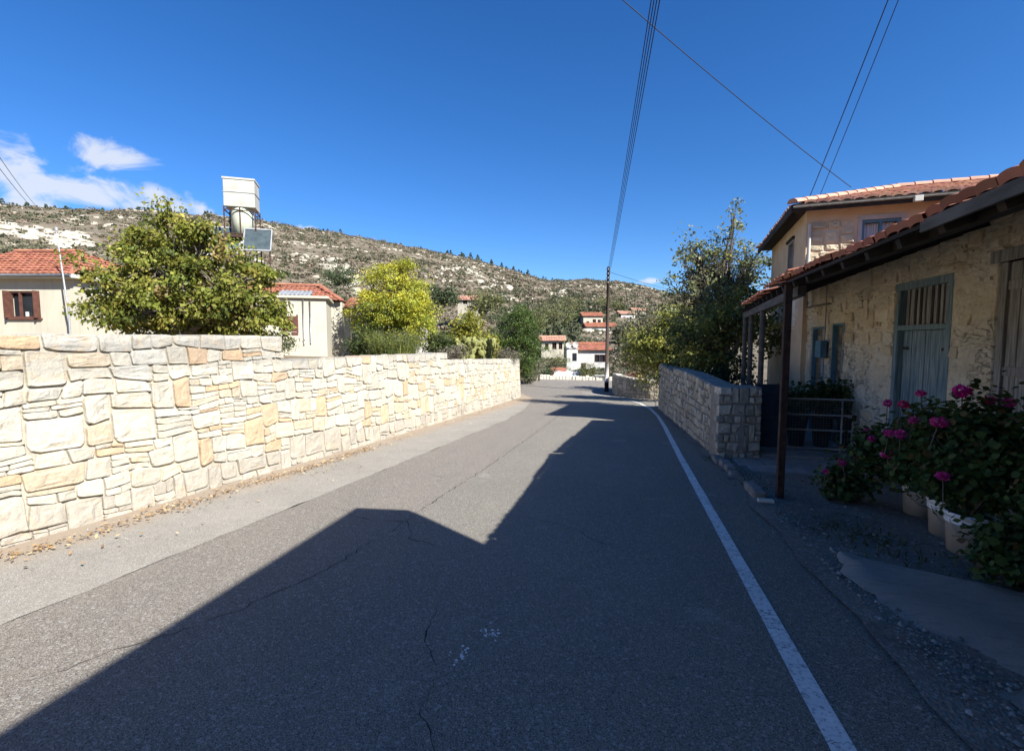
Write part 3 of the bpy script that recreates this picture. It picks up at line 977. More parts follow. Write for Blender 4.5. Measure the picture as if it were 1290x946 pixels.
# yellow tree, bush, others along the wall
b = gz(497, 24)
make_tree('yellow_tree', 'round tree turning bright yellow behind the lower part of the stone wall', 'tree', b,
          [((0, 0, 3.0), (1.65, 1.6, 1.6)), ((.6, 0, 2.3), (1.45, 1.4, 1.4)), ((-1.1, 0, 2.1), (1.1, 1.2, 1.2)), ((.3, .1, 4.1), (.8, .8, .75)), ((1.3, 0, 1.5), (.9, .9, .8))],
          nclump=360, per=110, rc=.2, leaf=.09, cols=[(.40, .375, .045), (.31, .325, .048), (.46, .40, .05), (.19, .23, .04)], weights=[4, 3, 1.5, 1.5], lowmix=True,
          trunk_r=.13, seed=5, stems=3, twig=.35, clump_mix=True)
b = gz(497, 21.5)
rng = np.random.default_rng(3)


def spiky_bush(name, label, base, r, h, n, cols, seed, cat='bush'):
    rng = np.random.default_rng(seed); V = []; C = []
    for i in range(n):
        a = rng.uniform(0, 6.28); rad = r * math.sqrt(rng.random()) * .8; L = h * rng.uniform(.35, 1.05); lean = rng.uniform(.02, .8) ** 1.3
        x0, y0 = base[0] + rad * math.cos(a), base[1] + rad * math.sin(a)
        c = np.array(cols[rng.integers(len(cols))]) * rng.uniform(.7, 1.3)
        dx, dy = math.cos(a) * lean * L, math.sin(a) * lean * L
        w = rng.uniform(.008, .016); px, py = -math.sin(a + rng.normal()) * w, math.cos(a + rng.normal()) * w
        p0 = np.array((x0, y0, base[2])); p1 = p0 + (dx * .35, dy * .35, L * .55); p2 = p0 + (dx, dy, L)
        o = np.array((px, py, 0)); V += [p0 - o, p0 + o, p1 + o, p1 - o, p1 - o, p1 + o, p2 + o * .15, p2 - o * .15]; C += [c] * 8
        for k in range(12):
            tt = rng.random(); q = (p0 + (p1 - p0) * tt * 2 if tt < .5 else p1 + (p2 - p1) * (tt * 2 - 1)) + rng.normal(0, .09, 3); u = rng.normal(0, 1, 3); u /= np.linalg.norm(u); u[2] = abs(u[2])
            v = np.cross(u, rng.normal(0, 1, 3)); v /= np.linalg.norm(v)
            V += [q, q + u * .05 + v * .012, q + u * .12, q + u * .05 - v * .012]; C += [c * 1.1] * 4
    V = np.array(V)
    o = np_mesh(name, V, np.arange(len(V)).reshape(-1, 4), np.array(C), M['leafdull'], None, base)
    return tag(o, label, cat)


spiky_bush('spiky_bush', 'upright spiky green bush below the yellow tree, touching the wall top', b, 1.2, 1.3, 600, [(.06, .085, .025), (.09, .11, .03), (.16, .16, .03)], 6)
b = gz(592, 29)
make_tree('small_tree', 'small yellowish green tree between the yellow tree and the dark green tree', 'tree', b,
          [((0, 0, 2.0), (1.25, 1.2, 1.2)), ((.7, 0, 1.4), (1.0, 1.0, .9)), ((-.7, 0, 1.5), (.9, 1.0, .9)), ((.1, 0, 3.0), (.6, .6, .55))],
          nclump=190, per=55, rc=.22, leaf=.13, cols=[(.22, .21, .035), (.29, .26, .04), (.14, .16, .035)], weights=[3, 3, 3], trunk_r=.1, seed=9, clump_mix=True)
b = at(652, 428, 34); b = (b.x, b.y, zgarden(b.x, b.y))
make_tree('dark_green_tree', 'dense dark green tree standing where the left stone wall ends', 'tree', b,
          [((0, 0, 3.4), (1.55, 1.5, 1.7)), ((-.5, 0, 2.3), (1.55, 1.5, 1.5)), ((.6, .1, 2.2), (1.35, 1.4, 1.4)), ((.1, 0, 4.7), (.9, .9, .8)), ((-.2, 0, 1.2), (1.4, 1.4, .9))],
          nclump=360, per=95, rc=.22, leaf=.10, cols=[(.05, .085, .022), (.075, .115, .028), (.115, .145, .03)], weights=[4, 4, 2], trunk_r=.16, seed=12, clump_tone=.35)
for i, (px, D, h, w, lab) in enumerate([(458, 23, 1.4, .8, 'dark leafy bush in the shade left of the yellow tree'), (553, 25, 1.5, .8, 'low dark bush between the yellow tree and the cactus')]):
    b = gz(px, D)
    make_tree('bush', lab, 'bush', b, [((0, 0, h * .5), (w, w, h * .5)), ((.4, .1, h * .4), (w * .7, w * .7, h * .4))], nclump=90, per=50, rc=.17, leaf=.1,
              cols=[(.045, .065, .02), (.07, .09, .025)], weights=[1, 1], trunk_r=.06, seed=30 + i)
for i, (px, D, w, lab) in enumerate([(571, 17.5, .5, 'dry grey brown shrub at the step in the wall top'), (640, 24, .55, 'low grey shrub spilling over the far end of the wall'),
                                     (345, 15.5, .6, 'low dark green shrub between the walnut tree and the shed')]):
    b = gz(px, D)
    make_tree('shrub', lab, 'shrub', b, [((0, 0, .3), (w, w, .35))], nclump=50, per=40, rc=.12, leaf=.06,
              cols=[(.19, .16, .12), (.13, .12, .075), (.09, .10, .05)] if i < 2 else [(.05, .07, .02), (.07, .09, .03)], weights=[3, 3, 1] if i < 2 else [1, 1], trunk_r=.03, seed=40 + i, lm='leafdull', twig=.7)


def cactus(base, seed, lab):
    rng = random.Random(seed); mb = MB()
    def pad(p, d, w, L, yaw, depth):
        d = d.normalized(); side = Vector((math.cos(yaw), math.sin(yaw), 0)); side = (side - d * side.dot(d)).normalized(); nr = side.cross(d)
        vs = []; n = 10; k = rng.uniform(.8, 1.2); col = (.21 * k, .215 * k, .07 * k)
        prof = [(0, .25), (.15, .6), (.4, .95), (.65, 1), (.85, .75), (1, .2)]
        for (t, ww) in prof:
            for j in range(n):
                a = 2 * math.pi * j / n
                vs.append(p + d * (t * L) + side * (math.cos(a) * w * ww) + nr * (math.sin(a) * .035 * (.4 + ww * .6)))
        fs = [(i * n + j, i * n + (j + 1) % n, (i + 1) * n + (j + 1) % n, (i + 1) * n + j) for i in range(len(prof) - 1) for j in range(n)]
        fs.append(tuple(range((len(prof) - 1) * n, len(prof) * n)))
        mb.add(vs, fs, col)
        if depth > 0:
            for _ in range(rng.choice((1, 2, 2, 3))):
                nd = d + side * rng.uniform(-.9, .9) + nr * rng.uniform(-.4, .4) + Vector((0, 0, .25))
                pad(p + d * L * rng.uniform(.75, .98) + side * rng.uniform(-.5, .5) * w, nd, w * rng.uniform(.8, 1.05), L * rng.uniform(.8, 1), yaw + rng.uniform(-.7, .7), depth - 1)
    for k in range(9):
        p = Vector(base) + Vector((rng.uniform(-.35, .35), rng.uniform(-.2, .2), -.05))
        pad(p, Vector((rng.uniform(-.4, .4), rng.uniform(-.3, .3), 1)), .15, .38, rng.uniform(-.8, .8), 3)
    o = mb.build('prickly_pear', M['pad'], loc=base, smooth=True)
    tag(o, lab, 'cactus', 'prickly pears above the wall')


cactus(gz(612, 24.5), 2, 'prickly pear cactus on the right, beside the dark green tree')
cactus(gz(587, 24), 4, 'prickly pear cactus on the left, under the small yellowish tree')

# right side trees
make_tree('tall_tree', 'tall airy grey green tree beside the two storey house, behind the veranda', 'tree', (3.0, 18.6, -1.0),
          [((-.3, 0, 3.6), (1.5, 1.5, 1.5)), ((.8, .2, 4.4), (1.1, 1.1, 1.2)), ((-1.0, 0, 4.6), (.85, .8, 1.3)), ((-.9, 0, 5.9), (.4, .4, .8)), ((.25, 0, 5.9), (.5, .5, 1.1)), ((.45, 0, 7.0), (.25, .25, .6)),
           ((1.1, 0, 5.4), (.6, .6, .8)), ((-.2, .1, 5.2), (.8, .8, .7))],
          nclump=230, per=36, rc=.16, leaf=.11, cols=[(.15, .175, .085), (.20, .215, .11), (.26, .255, .07), (.10, .12, .055)], weights=[3, 3, 1.6, 2], trunk_r=.13, seed=33, shell=.5, stems=3, twig=.5, up=.3)
make_tree('leafy_tree', 'dense dark tree with yellowish leaf clumps overhanging the shaded stone wall', 'tree', (2.75, 15.6, -.9),
          [((0, 0, 2.6), (1.3, 1.2, 1.1)), ((-.7, .8, 2.2), (1.1, 1.1, 1.0)), ((.3, -.3, 3.2), (.9, .9, .7)), ((.7, -.8, 2.9), (.8, .8, .7))],
          nclump=170, per=45, rc=.18, leaf=.12, cols=[(.08, .10, .03), (.13, .15, .04), (.26, .24, .06)], weights=[4, 3, 2], trunk_r=.13, seed=34, clump_mix=True)
make_tree('yellow_green_tree', 'yellow green bushy tree above the far grey wall, left of the tall airy tree', 'tree', (2.2, 24.2, -1.3),
          [((0, 0, 2.6), (1.5, 1.4, 1.6)), ((-1.6, .2, 2.5), (.9, .9, 1.0)), ((-.9, .2, 1.9), (1.2, 1.2, 1.2)), ((.7, 0, 3.6), (1.0, 1.0, 1.0)), ((-.2, .2, 3.7), (.8, .8, .9))],
          nclump=260, per=55, rc=.22, leaf=.125, cols=[(.20, .21, .05), (.30, .29, .065), (.14, .16, .05)], weights=[3, 3, 2], trunk_r=.12, seed=35, clump_mix=True)
make_tree('dry_tree', 'thin brownish half bare tree right beside the utility pole', 'tree', (1.1, 32.5, -1.6),
          [((0, 0, 2.4), (1.4, 1.3, 1.5)), ((-.6, 0, 1.7), (1.1, 1.1, 1.0)), ((.3, 0, 3.7), (.9, .9, .9))],
          nclump=170, per=40, rc=.26, leaf=.11, cols=[(.17, .12, .07), (.13, .12, .05), (.10, .10, .045)], weights=[3, 3, 2], trunk_r=.1, seed=36, twig=.7, lm='leafdull')
for i, (x, y, w, h, lab, cc) in enumerate([(.2, 30.2, .6, .9, 'reddish dry shrub behind the far curved wall', [(.22, .10, .08), (.15, .10, .06)]),
                                           (1.6, 29.4, .8, .9, 'grey green shrub behind the right end of the curved wall', [(.13, .13, .09), (.10, .11, .06)]),
                                           (2.6, 14.0, .7, 1.3, 'dark shaded bush inside the wall by the veranda posts', [(.03, .045, .015), (.05, .065, .02)]),
                                           (2.0, 19.5, .8, 1.6, 'green bush at the far end of the shaded stone wall', [(.06, .08, .025), (.09, .11, .03)])]):
    make_tree('shrub', lab, 'shrub', (x, y, zroad(y)), [((0, 0, h * .6 + .3), (w, w, h * .55))], nclump=80, per=45, rc=.15, leaf=.08, cols=cc, weights=[1, 1], trunk_r=.04, seed=60 + i, lm='leafdull', twig=.6)

# ------------------------------------------------------------------ house helpers
def tile_roof(mb, A, u, v, W, L, per=.23, row=.34, lf=None, rf=None, amp=.035, rng=None, lift=.03, mi=0, sag=0):
    """barrel tiles on the plane A + u*x + v*y; u, v unit vectors; lf/rf give the left and right limits at slope distance y"""
    A = Vector(A); u = Vector(u).normalized(); v = Vector(v).normalized(); n = u.cross(v).normalized()
    if n.z < 0: n = -n
    rng = rng or random.Random(1)
    nrow = max(1, int(round(L / row))); row = L / nrow; ncol = max(1, int(round(W / per))); per = W / ncol; sub = 6
    for i in range(nrow):
        y0, y1 = i * row, (i + 1) * row + (.05 if i < nrow - 1 else 0)
        ym = (i + .5) * row
        a = lf(ym) if lf else 0; b = rf(ym) if rf else W
        if b - a < per * .4: continue
        for c in range(ncol):
            x0 = c * per
            if x0 + per * .5 < a or x0 + per * .5 > b: continue
            k = rng.uniform(.78, 1.18); col = (k, k * rng.uniform(.92, 1.06), k * rng.uniform(.9, 1.08))
            dl = rng.uniform(-.006, .008); dy = rng.uniform(-.012, .012); sg = -sag * math.sin(math.pi * (x0 / W))
            V = []
            for (yy, h) in ((y0 + dy, lift + dl + .02), (y1, dl)):
                for s in range(sub + 1):
                    x = x0 + per * s / sub
                    hh = amp * (math.sin(math.pi * (s / sub)) ** .7 if 0 < s < sub else 0) * (1.15 if h > .02 else 1)
                    V.append(A + u * x + v * yy + n * (h + hh + .004 * (s == 0)) + Vector((0, 0, sg)))
            for s in range(sub + 1):   # front lip of the tile
                V.append(V[s] - n * (.028 if i else .05))
            m = sub + 1
            F = [(s, s + 1, m + s + 1, m + s) for s in range(sub)] + [(2 * m + s, 2 * m + s + 1, s + 1, s) for s in range(sub)]
            mb.add(V, F, col, mi)


def ridge_tiles(mb, a, b, r=.11, n=None, rng=None, mi=0):
    a = Vector(a); b = Vector(b); L = (b - a).length; n = n or max(1, int(L / .36)); d = (b - a).normalized()
    side = d.cross(Vector((0, 0, 1))).normalized(); up = side.cross(d)
    rng = rng or random.Random(2)
    for i in range(n):
        p0 = a + d * (L * i / n - .02); p1 = a + d * (L * (i + 1) / n + .03); k = rng.uniform(.85, 1.15); V = []
        for (p, rr) in ((p0, r * 1.08), (p1, r * .9)):
            for s in range(9):
                t = math.pi * s / 8; V.append(p + side * (math.cos(t) * rr) + up * (math.sin(t) * rr * .8))
        mb.add(V, [(s, s + 1, 9 + s + 1, 9 + s) for s in range(8)] + [tuple(range(9)), tuple(range(17, 8, -1))], (k, k, k), mi)


def wall_panel(mb, O, u, L, z0, z1, thick, openings, inward, mi=0, cell=None, disp=None):
    """upright wall from O along u; openings (s0,s1,za,zb); inward = unit vector into the house; optional fine grid with displacement"""
    O = Vector(O); u = Vector(u).normalized(); inw = Vector(inward).normalized()
    ss = sorted({0, L, *[o[i] for o in openings for i in (0, 1)]}); zz = sorted({z0, z1, *[min(max(o[i], z0), z1) for o in openings for i in (2, 3)]})

    def subdiv(a):
        if not cell: return a
        r = [a[0]]
        for p, q in zip(a, a[1:]):
            n = max(1, int(round((q - p) / cell)))
            r += [p + (q - p) * (i + 1) / n for i in range(n)]
        return r
    ss = subdiv(ss); zz = subdiv(zz)

    def solid(s, z): return 0 < s < L and z0 < z < z1 and not any(o[0] < s < o[1] and o[2] < z < o[3] for o in openings)
    idx = {}; V = []; F = []

    def vid(i, k, b):
        key = (i, k, b)
        if key not in idx:
            s, z = ss[i], zz[k]; p = O + u * s + Vector((0, 0, z - O.z))
            if b: p = p + inw * thick
            elif disp: p = p - inw * disp(s, z)
            idx[key] = len(V); V.append(p)
        return idx[key]
    for i in range(len(ss) - 1):
        for k in range(len(zz) - 1):
            sm, zm = (ss[i] + ss[i + 1]) / 2, (zz[k] + zz[k + 1]) / 2
            if not solid(sm, zm): continue
            F.append((vid(i, k, 0), vid(i + 1, k, 0), vid(i + 1, k + 1, 0), vid(i, k + 1, 0)))
            F.append((vid(i, k + 1, 1), vid(i + 1, k + 1, 1), vid(i + 1, k, 1), vid(i, k, 1)))
            for (di, dk, e) in ((-1, 0, ((i, k + 1), (i, k))), (1, 0, ((i + 1, k), (i + 1, k + 1))), (0, -1, ((i, k), (i + 1, k))), (0, 1, ((i + 1, k + 1), (i, k + 1)))):
                ni, nk = i + di, k + dk
                ok = 0 <= ni < len(ss) - 1 and 0 <= nk < len(zz) - 1 and solid((ss[ni] + ss[ni + 1]) / 2, (zz[nk] + zz[nk + 1]) / 2)
                if not ok:
                    (a, b), (c, d) = e
                    F.append((vid(a, b, 0), vid(a, b, 1), vid(c, d, 1), vid(c, d, 0)))
    mb.add(V, F, (1, 1, 1), mi)


# ------------------------------------------------------------------ front house (right)
EZ = 2.27           # eave height (underside)
PITCH_R = .365


def front_house():
    t = thing('stone_house', 'old low house on the right with peeling plaster, blue door and tiled veranda roof', 'house', (4.0, 8.0, zroad(8)))
    X = 4.0
    Y0, Y1 = 2.35, 14.2
    # wall
    ops = [(7.38 - Y0, 8.76 - Y0, -3, 2.46), (5.1 - Y0, 6.62 - Y0, -3, 2.46), (11.5 - Y0, 12.3 - Y0, -3, 1.88), (10.55 - Y0, 11.2 - Y0, -3, 1.93), (13.2 - Y0, 13.9 - Y0, -3, 1.85)]
    def disp(s, z):
        y = s + Y0
        rough = .5 + .5 * fbm(y * .35, z * .35, 31)
        wy, wz = .35 * fbm(y * 1.7, z * 1.7, 2), .35 * fbm(y * 1.7, z * 1.7, 9)
        v = noise.voronoi(Vector((y * 3.1 + wy * 2, z * 5.4 + wz * 2, 3)))[0]
        e = min(1, (v[1] - v[0]) * 2.6); rough = max(.12, min(1, rough * 1.5))
        near = min([1] + [min(abs(s - o[0]), abs(s - o[1])) / .08 for o in ops if z < o[3] + .1])
        return (.042 * e * rough + .016 * fbm(y * 4, z * 5, 11) + .010 * fbm(y * 15, z * 15, 3)) * max(.15, min(1, near)) - .01
    mb = MB(); wall_panel(mb, (X, Y0, 0), (0, 1, 0), Y1 - Y0, -1.1, 3.15, .5, ops, (1, 0, 0), cell=.034, disp=disp)
    nwall = len(mb.f); rg = random.Random(91)
    zr = [-.9]
    while zr[-1] < 3.0: zr.append(zr[-1] + rg.uniform(.13, .24))
    def Pf(s_, q, d): return (X - d - .012, Y0 + s_, q)
    def cf(r, m, q):
        y = Y0 + m; bare = .5 + 1.3 * fbm(y * .33, q * .45, 31) + .22 * (q - 1.2) - .10 * max(0, y - 9)
        if r.random() > bare: return None
        c = r.choice([(.74, .64, .48), (.66, .56, .40), (.78, .70, .55), (.62, .51, .35), (.70, .61, .47)]); k = r.uniform(.85, 1.12); return tuple(v * k for v in c)
    for (ya, yb, za) in ((2.4, 4.98, -.9), (4.98, 6.74, 2.62), (6.74, 7.37, -.9), (7.37, 8.77, 2.48), (8.77, 10.54, -.9), (10.54, 11.21, 1.95), (11.21, 11.49, -.9), (11.49, 12.31, 1.9), (12.31, 13.19, -.9), (13.19, 13.91, 1.9)):
        rows = [(max(a, za), b, 99) for a, b in zip(zr, zr[1:]) if b > za + .06]
        rubble(mb, Pf, ya - Y0, yb - Y0, rows, cf, rg, wmin=.9, wmax=2.4, depth=.03, relief=.022, gap=.028, thin=.3, wave=.05)
    for k in range(nwall, len(mb.f)): mb.m[k] = 1
    wo = mb.build('wall', [M['plaster'], M['facing']], t)
    wo.data.polygons.foreach_set('use_smooth', [k < nwall for k in range(len(mb.f))])
    mb = MB()  # remaining body of the house behind the road wall
    wall_panel(mb, (X + .5, Y0 + .004, 0), (1, 0, 0), 5, -1.1, 3.2, .4, [], (0, 1, 0)); wall_panel(mb, (X + .5, Y1 - .4, 0), (1, 0, 0), 5, -1.1, 3.2, .396, [], (0, 1, 0))
    mb.box(9.5, 9.9, Y0, Y1, -1.1, 3.1)
    mb.build('wall', M['plaster'], t)
    mb = MB(); mb.box(X + .52, 9.45, Y0 + .42, Y1 - .42, -.62, -.52); mb.box(X + .52, 9.45, Y0 + .42, Y1 - .42, 3.02, 3.08)
    mb.build('floor_and_ceiling', M['dark'], t)
    # main roof
    ey = lambda y: 1.66 + (y - 2.3) * .035
    u = Vector((.035, 1, 0)).normalized(); v = Vector((1, -.035, PITCH_R)).normalized()
    rngt = random.Random(77)
    mb = MB()
    secs = [(2.15, 3.4, -.03), (3.4, 4.9, -.04), (4.9, 6.85, -.02)]
    for (a, b, dz) in secs:
        tile_roof(mb, (ey(a) - .02, a, EZ + .09 + dz), u, v, b - a, 5.6, per=.165, rng=rngt, amp=.014, lift=.012)
    # back slope
    rz = EZ + .09 + PITCH_R * 5.3
    tile_roof(mb, (11.6, 2.15, EZ + .2), (0, 1, 0), (-1, 0, PITCH_R), 12.3, 5.0, rng=rngt)
    ridge_tiles(mb, (7.0, 2.15, rz + .03), (7.0, 14.4, rz + .03), .13)
    tile_roof(mb, (ey(6.85) + 2.35, 6.85, EZ + .09 + 2.3 * PITCH_R), u, v, 7.6, 3.1, rng=rngt, amp=.045)
    mb.build('roof', M['tile_dark'], t)
    # boards and rafters under the roof
    mb = MB()
    a = Vector((ey(2.15), 2.15, EZ + .038)); b_ = Vector((ey(6.85), 6.85, EZ + .038))
    mb.strip([[a, a + v * 5.6], [b_, b_ + v * 5.6]]); mb.strip([[a - Vector((0, 0, .03)), a + v * 5.6 - Vector((0, 0, .03))], [b_ - Vector((0, 0, .03)), b_ + v * 5.6 - Vector((0, 0, .03))]], flip=True)
    mb.strip([[a - Vector((0, 0, .03)), a], [b_ - Vector((0, 0, .03)), b_]])
    for k in range(10):
        y = 2.35 + k * .49; p = Vector((ey(y) + .03, y, EZ - .025)); mb.beam(p, p + v * 2.6, .06, .06)
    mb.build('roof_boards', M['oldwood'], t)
    mb = MB(); mb.beam((ey(2.15) + .22, 2.15, EZ + .035), (ey(6.4) + .22, 6.4, EZ + .035), .07, .08)
    mb.build('eave_beam', M['oldwood'], t)
    mb = MB(); mb.beam((ey(2.15) - .01, 2.15, EZ + .01), (ey(3.45) - .01, 3.45, EZ + .01), .02, .07); mb.build('fascia_board', M['fascia'], t)
    # veranda roof, a little lower and turned slightly away from the road
    mb = MB(); vx = lambda y: 1.95 + (y - 6.85) * .105
    u2 = Vector((.105, 1, 0)).normalized(); v2 = Vector((1, -.105, .33)).normalized()
    VZ = EZ + .10
    tile_roof(mb, (vx(6.87) + .02, 6.87, VZ + .06), u2, v2, 2.3, 2.5, per=.2, rng=rngt, amp=.028)
    tile_roof(mb, (vx(9.2) + .02, 9.17, VZ + .025), u2, v2, 3.55, 2.3, per=.2, rng=rngt, amp=.028)
    mb.build('veranda_roof', M['tile'], t)
    mb = MB(); a = Vector((vx(6.87) + .05, 6.87, VZ + .0)); b_ = Vector((vx(12.7) + .05, 12.7, VZ - .02))
    mb.strip([[a, a + v2 * 2.4], [b_, b_ + v2 * 2.2]]); mb.strip([[a - Vector((0, 0, .03)), a + v2 * 2.4 - Vector((0, 0, .03))], [b_ - Vector((0, 0, .03)), b_ + v2 * 2.2 - Vector((0, 0, .03))]], flip=True)
    for k in range(13):
        y = 7.0 + k * .47; p = Vector((vx(y) + .03, y, VZ - .075)); mb.beam(p, p + v2 * 2.1, .06, .08)
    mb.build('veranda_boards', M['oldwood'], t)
    mb = MB(); mb.beam((vx(6.6) + .1, 6.6, VZ - .17), (vx(12.7) + .1, 12.7, VZ - .19), .09, .12)
    mb.build('veranda_beam', M['fascia'], t)
    for (x, y) in ((2.38, 9.85), (2.53, 11.4), (2.63, 12.45)):
        mb = MB(); mb.tube([(x, y, zroad(y) - .1), (x, y, VZ - .2)], .05, 12); mb.box(x - .09, x + .09, y - .09, y + .09, zroad(y) - .1, zroad(y) + .12)
        mb.build('veranda_post', M['fascia'], t, smooth=False)
    mb = MB(); mb.box(1.80, 1.88, 6.45, 6.53, zroad(6.5) - .1, EZ + .015); mb.box(1.74, 1.94, 6.41, 6.57, EZ + .0, EZ + .02)
    p = mb.build('veranda_post', M['rust'], t, bevel=.006); p['label'] = 'dark rusty square iron post'
    # big blue double door with barred transom
    A, B2, ZT = 7.38, 8.76, 2.46
    f = MB()
    for (y0, y1, z0, z1) in ((A, A + .11, -.52, ZT), (B2 - .11, B2, -.52, ZT), (A + .11, B2 - .11, ZT - .11, ZT), (A + .11, B2 - .11, 1.74, 1.82)): f.box(X + .0, X + .14, y0, y1, z0, z1)
    d = f.build('door', M['bluewood'], t, bevel=.008); d['label'] = 'worn blue double door with a barred transom'
    mid = (A + B2) / 2
    for (y0, y1, dx) in ((A + .115, mid - .012, 0), (mid + .012, B2 - .115, .012)):
        mb = MB(); n = 5; rg = random.Random(int(y0 * 100))
        for k in range(n):
            a, b2 = lerp(y0, y1, k / n), lerp(y0, y1, (k + 1) / n); mb.box(X + .075 + dx + rg.uniform(0, .008), X + .12, a + .003, b2 - .003, -.5 + rg.uniform(0, .04), 1.735)
        lf_ = mb.build('door_leaf', M['bluewood'], d, bevel=.004)
        for z in (-.15, 1.45):
            mb = MB(); hy = y1 - .16 if y0 > mid else y0 + .02; mb.box(X + .062 + dx, X + .074 + dx, hy, hy + .14, z, z + .04); mb.build('hinge', M['rust'], lf_)
    mb = MB()
    for k in range(8):
        yy = A + .16 + k * (B2 - A - .3) / 8; mb.box(X + .06, X + .085, yy, yy + .06 + .03 * (k % 3 == 0), 1.82, ZT - .11)
    mb.build('transom_bars', M['greywood'], d)
    mb = MB(); mb.box(X + .14, X + .16, A + .11, B2 - .11, -.5, ZT - .11); mb.build('backing', M['dark'], d)
    mb = MB(); mb.tube([(X + .07, mid + .06, .62), (X + .02, mid + .06, .62), (X + .02, mid + .06, .5), (X + .07, mid + .06, .5)], .008, 6); mb.build('handle', M['rust'], d)
    # weathered plank door near the edge of the picture
    f = MB(); f.box(X - .02, X + .1, 5.0, 6.72, 2.46, 2.60)
    f.box(X + .03, X + .14, 6.52, 6.62, -.4, 2.46); f.box(X + .03, X + .14, 5.1, 5.2, -.4, 2.46)
    d = f.build('plank_door', M['greywood'], t, bevel=.006); d['label'] = 'weathered grey plank door under a wooden lintel'
    mb = MB(); rg = random.Random(4); y = 5.21
    while y < 6.5:
        w = rg.uniform(.11, .19); mb.box(X + .05 + rg.uniform(0, .012), X + .09, y + .004, min(y + w, 6.515) - .004, -.38, 2.455); y += w
    mb.build('plank', M['greywood'], d, bevel=.004)
    for z in (.1, 1.2, 2.15): mb = MB(); mb.box(X + .035, X + .055, 5.22, 6.5, z, z + .1); mb.build('cross_rail', M['greywood'], d, bevel=.004)
    # narrow openings with half open shutters
    for (y0, y1, zt) in ((11.5, 12.3, 1.88), (10.55, 11.2, 1.93), (13.2, 13.9, 1.85)):
        f = MB(); f.box(X + .0, X + .2, y0, y0 + .045, -.7, zt); f.box(X + .03, X + .12, y1 - .03, y1, -.7, zt); f.box(X + .03, X + .12, y0 + .045, y1 - .03, zt - .04, zt)
        d = f.build('door', M['bluepaint'], t, bevel=.004); d['label'] = 'narrow grey side door in a blue frame'
        mb = MB(); mb.box(X + .21, X + .25, y0 + .01, y1 - .01, -.7, zt - .01); mb.build('door_leaf', M['greyrender'], d)
    mb = MB(); mb.box(X - .035, X + .01, 11.25, 12.6, 2.33, 2.37); mb.box(X - .035, X + .01, 11.25, 12.6, 2.86, 2.90); mb.box(X - .03, X + .01, 12.55, 12.6, 2.37, 2.86)
    mb.build('wall_moulding', M['beamwood'], t)
    # end wall and floor of the veranda
    mb = MB(); mb.box(2.35, X - .01, 9.78, 13.6, -1.0, -.46); mb.build('veranda_floor', M['tilefloor'], t)
    return t


front_house()
M_box = MB(); M_box.box(3.84, 3.965, 11.25, 11.55, 1.22, 1.58)
o = M_box.build('meter_box', M['bluepaint'], loc=(3.9, 11.4, 1.22), bevel=.008); tag(o, 'small blue metal box fixed on the plaster wall between the narrow doors', 'meter box')
mb = MB(); mb.tube([(3.93, 11.3, 1.6), (3.93, 11.3, 2.3), (3.93, 11.32, 2.75)], .012, 6)
c = mb.build('conduit', M['greywood'], o); 

# building just outside the picture on the right: its roof edge shades the road in the foreground
def side_house():
    t = thing('plastered_house', 'taller plastered house next to the viewer on the right, its shadow covering the road', 'house', (2.1, -3, .2))
    foot = [(2.32, -9.0), (1.86, 1.72), (2.25, 1.80), (3.2, 1.12), (6.4, -1.2), (8.3, -9.0)]
    mb = MB(); n = len(foot)
    for i in range(n):
        a = Vector((*foot[i], 0)); b = Vector((*foot[(i + 1) % n], 0)); d = (b - a).normalized(); inw = Vector((d.y, -d.x, 0)); L = (b - a).length
        wall_panel(mb, a, d, L, -.4, 3.66, .3, [(3, 4, .9, 2.2), (7.2, 8.2, -.3, 2.1)] if i == 0 else [], inw)
    mb.build('wall', M['plaster'], t)
    slab = [(2.10, -9.3), (1.60, 2.0), (2.2, 2.09), (3.3, 1.34), (6.7, -1.1), (8.6, -9.3)]
    mb = MB(); mb.add([(x, y, 3.66) for x, y in slab] + [(x, y, 3.84) for x, y in slab], [tuple(range(n)), tuple(range(2 * n - 1, n - 1, -1))] + [(k, n + k, n + (k + 1) % n, (k + 1) % n) for k in range(n)])
    mb.build('roof_slab', M['greyrender'], t)
    gap_block = [(1.72, 2.135), (5.6, 2.135), (8.4, 2.135), (8.75, -6), (6.6, -.9), (3.35, 1.42), (2.3, 2.12), (1.75, 2.05)]
    n2 = len(gap_block)
    mb = MB(); mb.add([(x, y, -.4) for x, y in gap_block] + [(x, y, 2.42 + .355 * max(0, min(x, 5.6) - 1.72)) for x, y in gap_block], [tuple(range(n2)), tuple(range(2 * n2 - 1, n2 - 1, -1))] + [(k, n2 + k, n2 + (k + 1) % n2, (k + 1) % n2) for k in range(n2)])
    mb.build('sun_gap_block', M['plaster'], t)  # unseen block added to keep sun from passing between the two houses
    mb = MB(); mb.beam((2.38, -5.95, 1.55), (2.35, -5.05, 1.55), .04, 1.28); mb.build('window', M['glass'], t)
    mb = MB(); mb.beam((2.2, -1.78, .9), (2.16, -.82, .9), .05, 2.38); mb.build('door', M['bluewood'], t)


side_house()

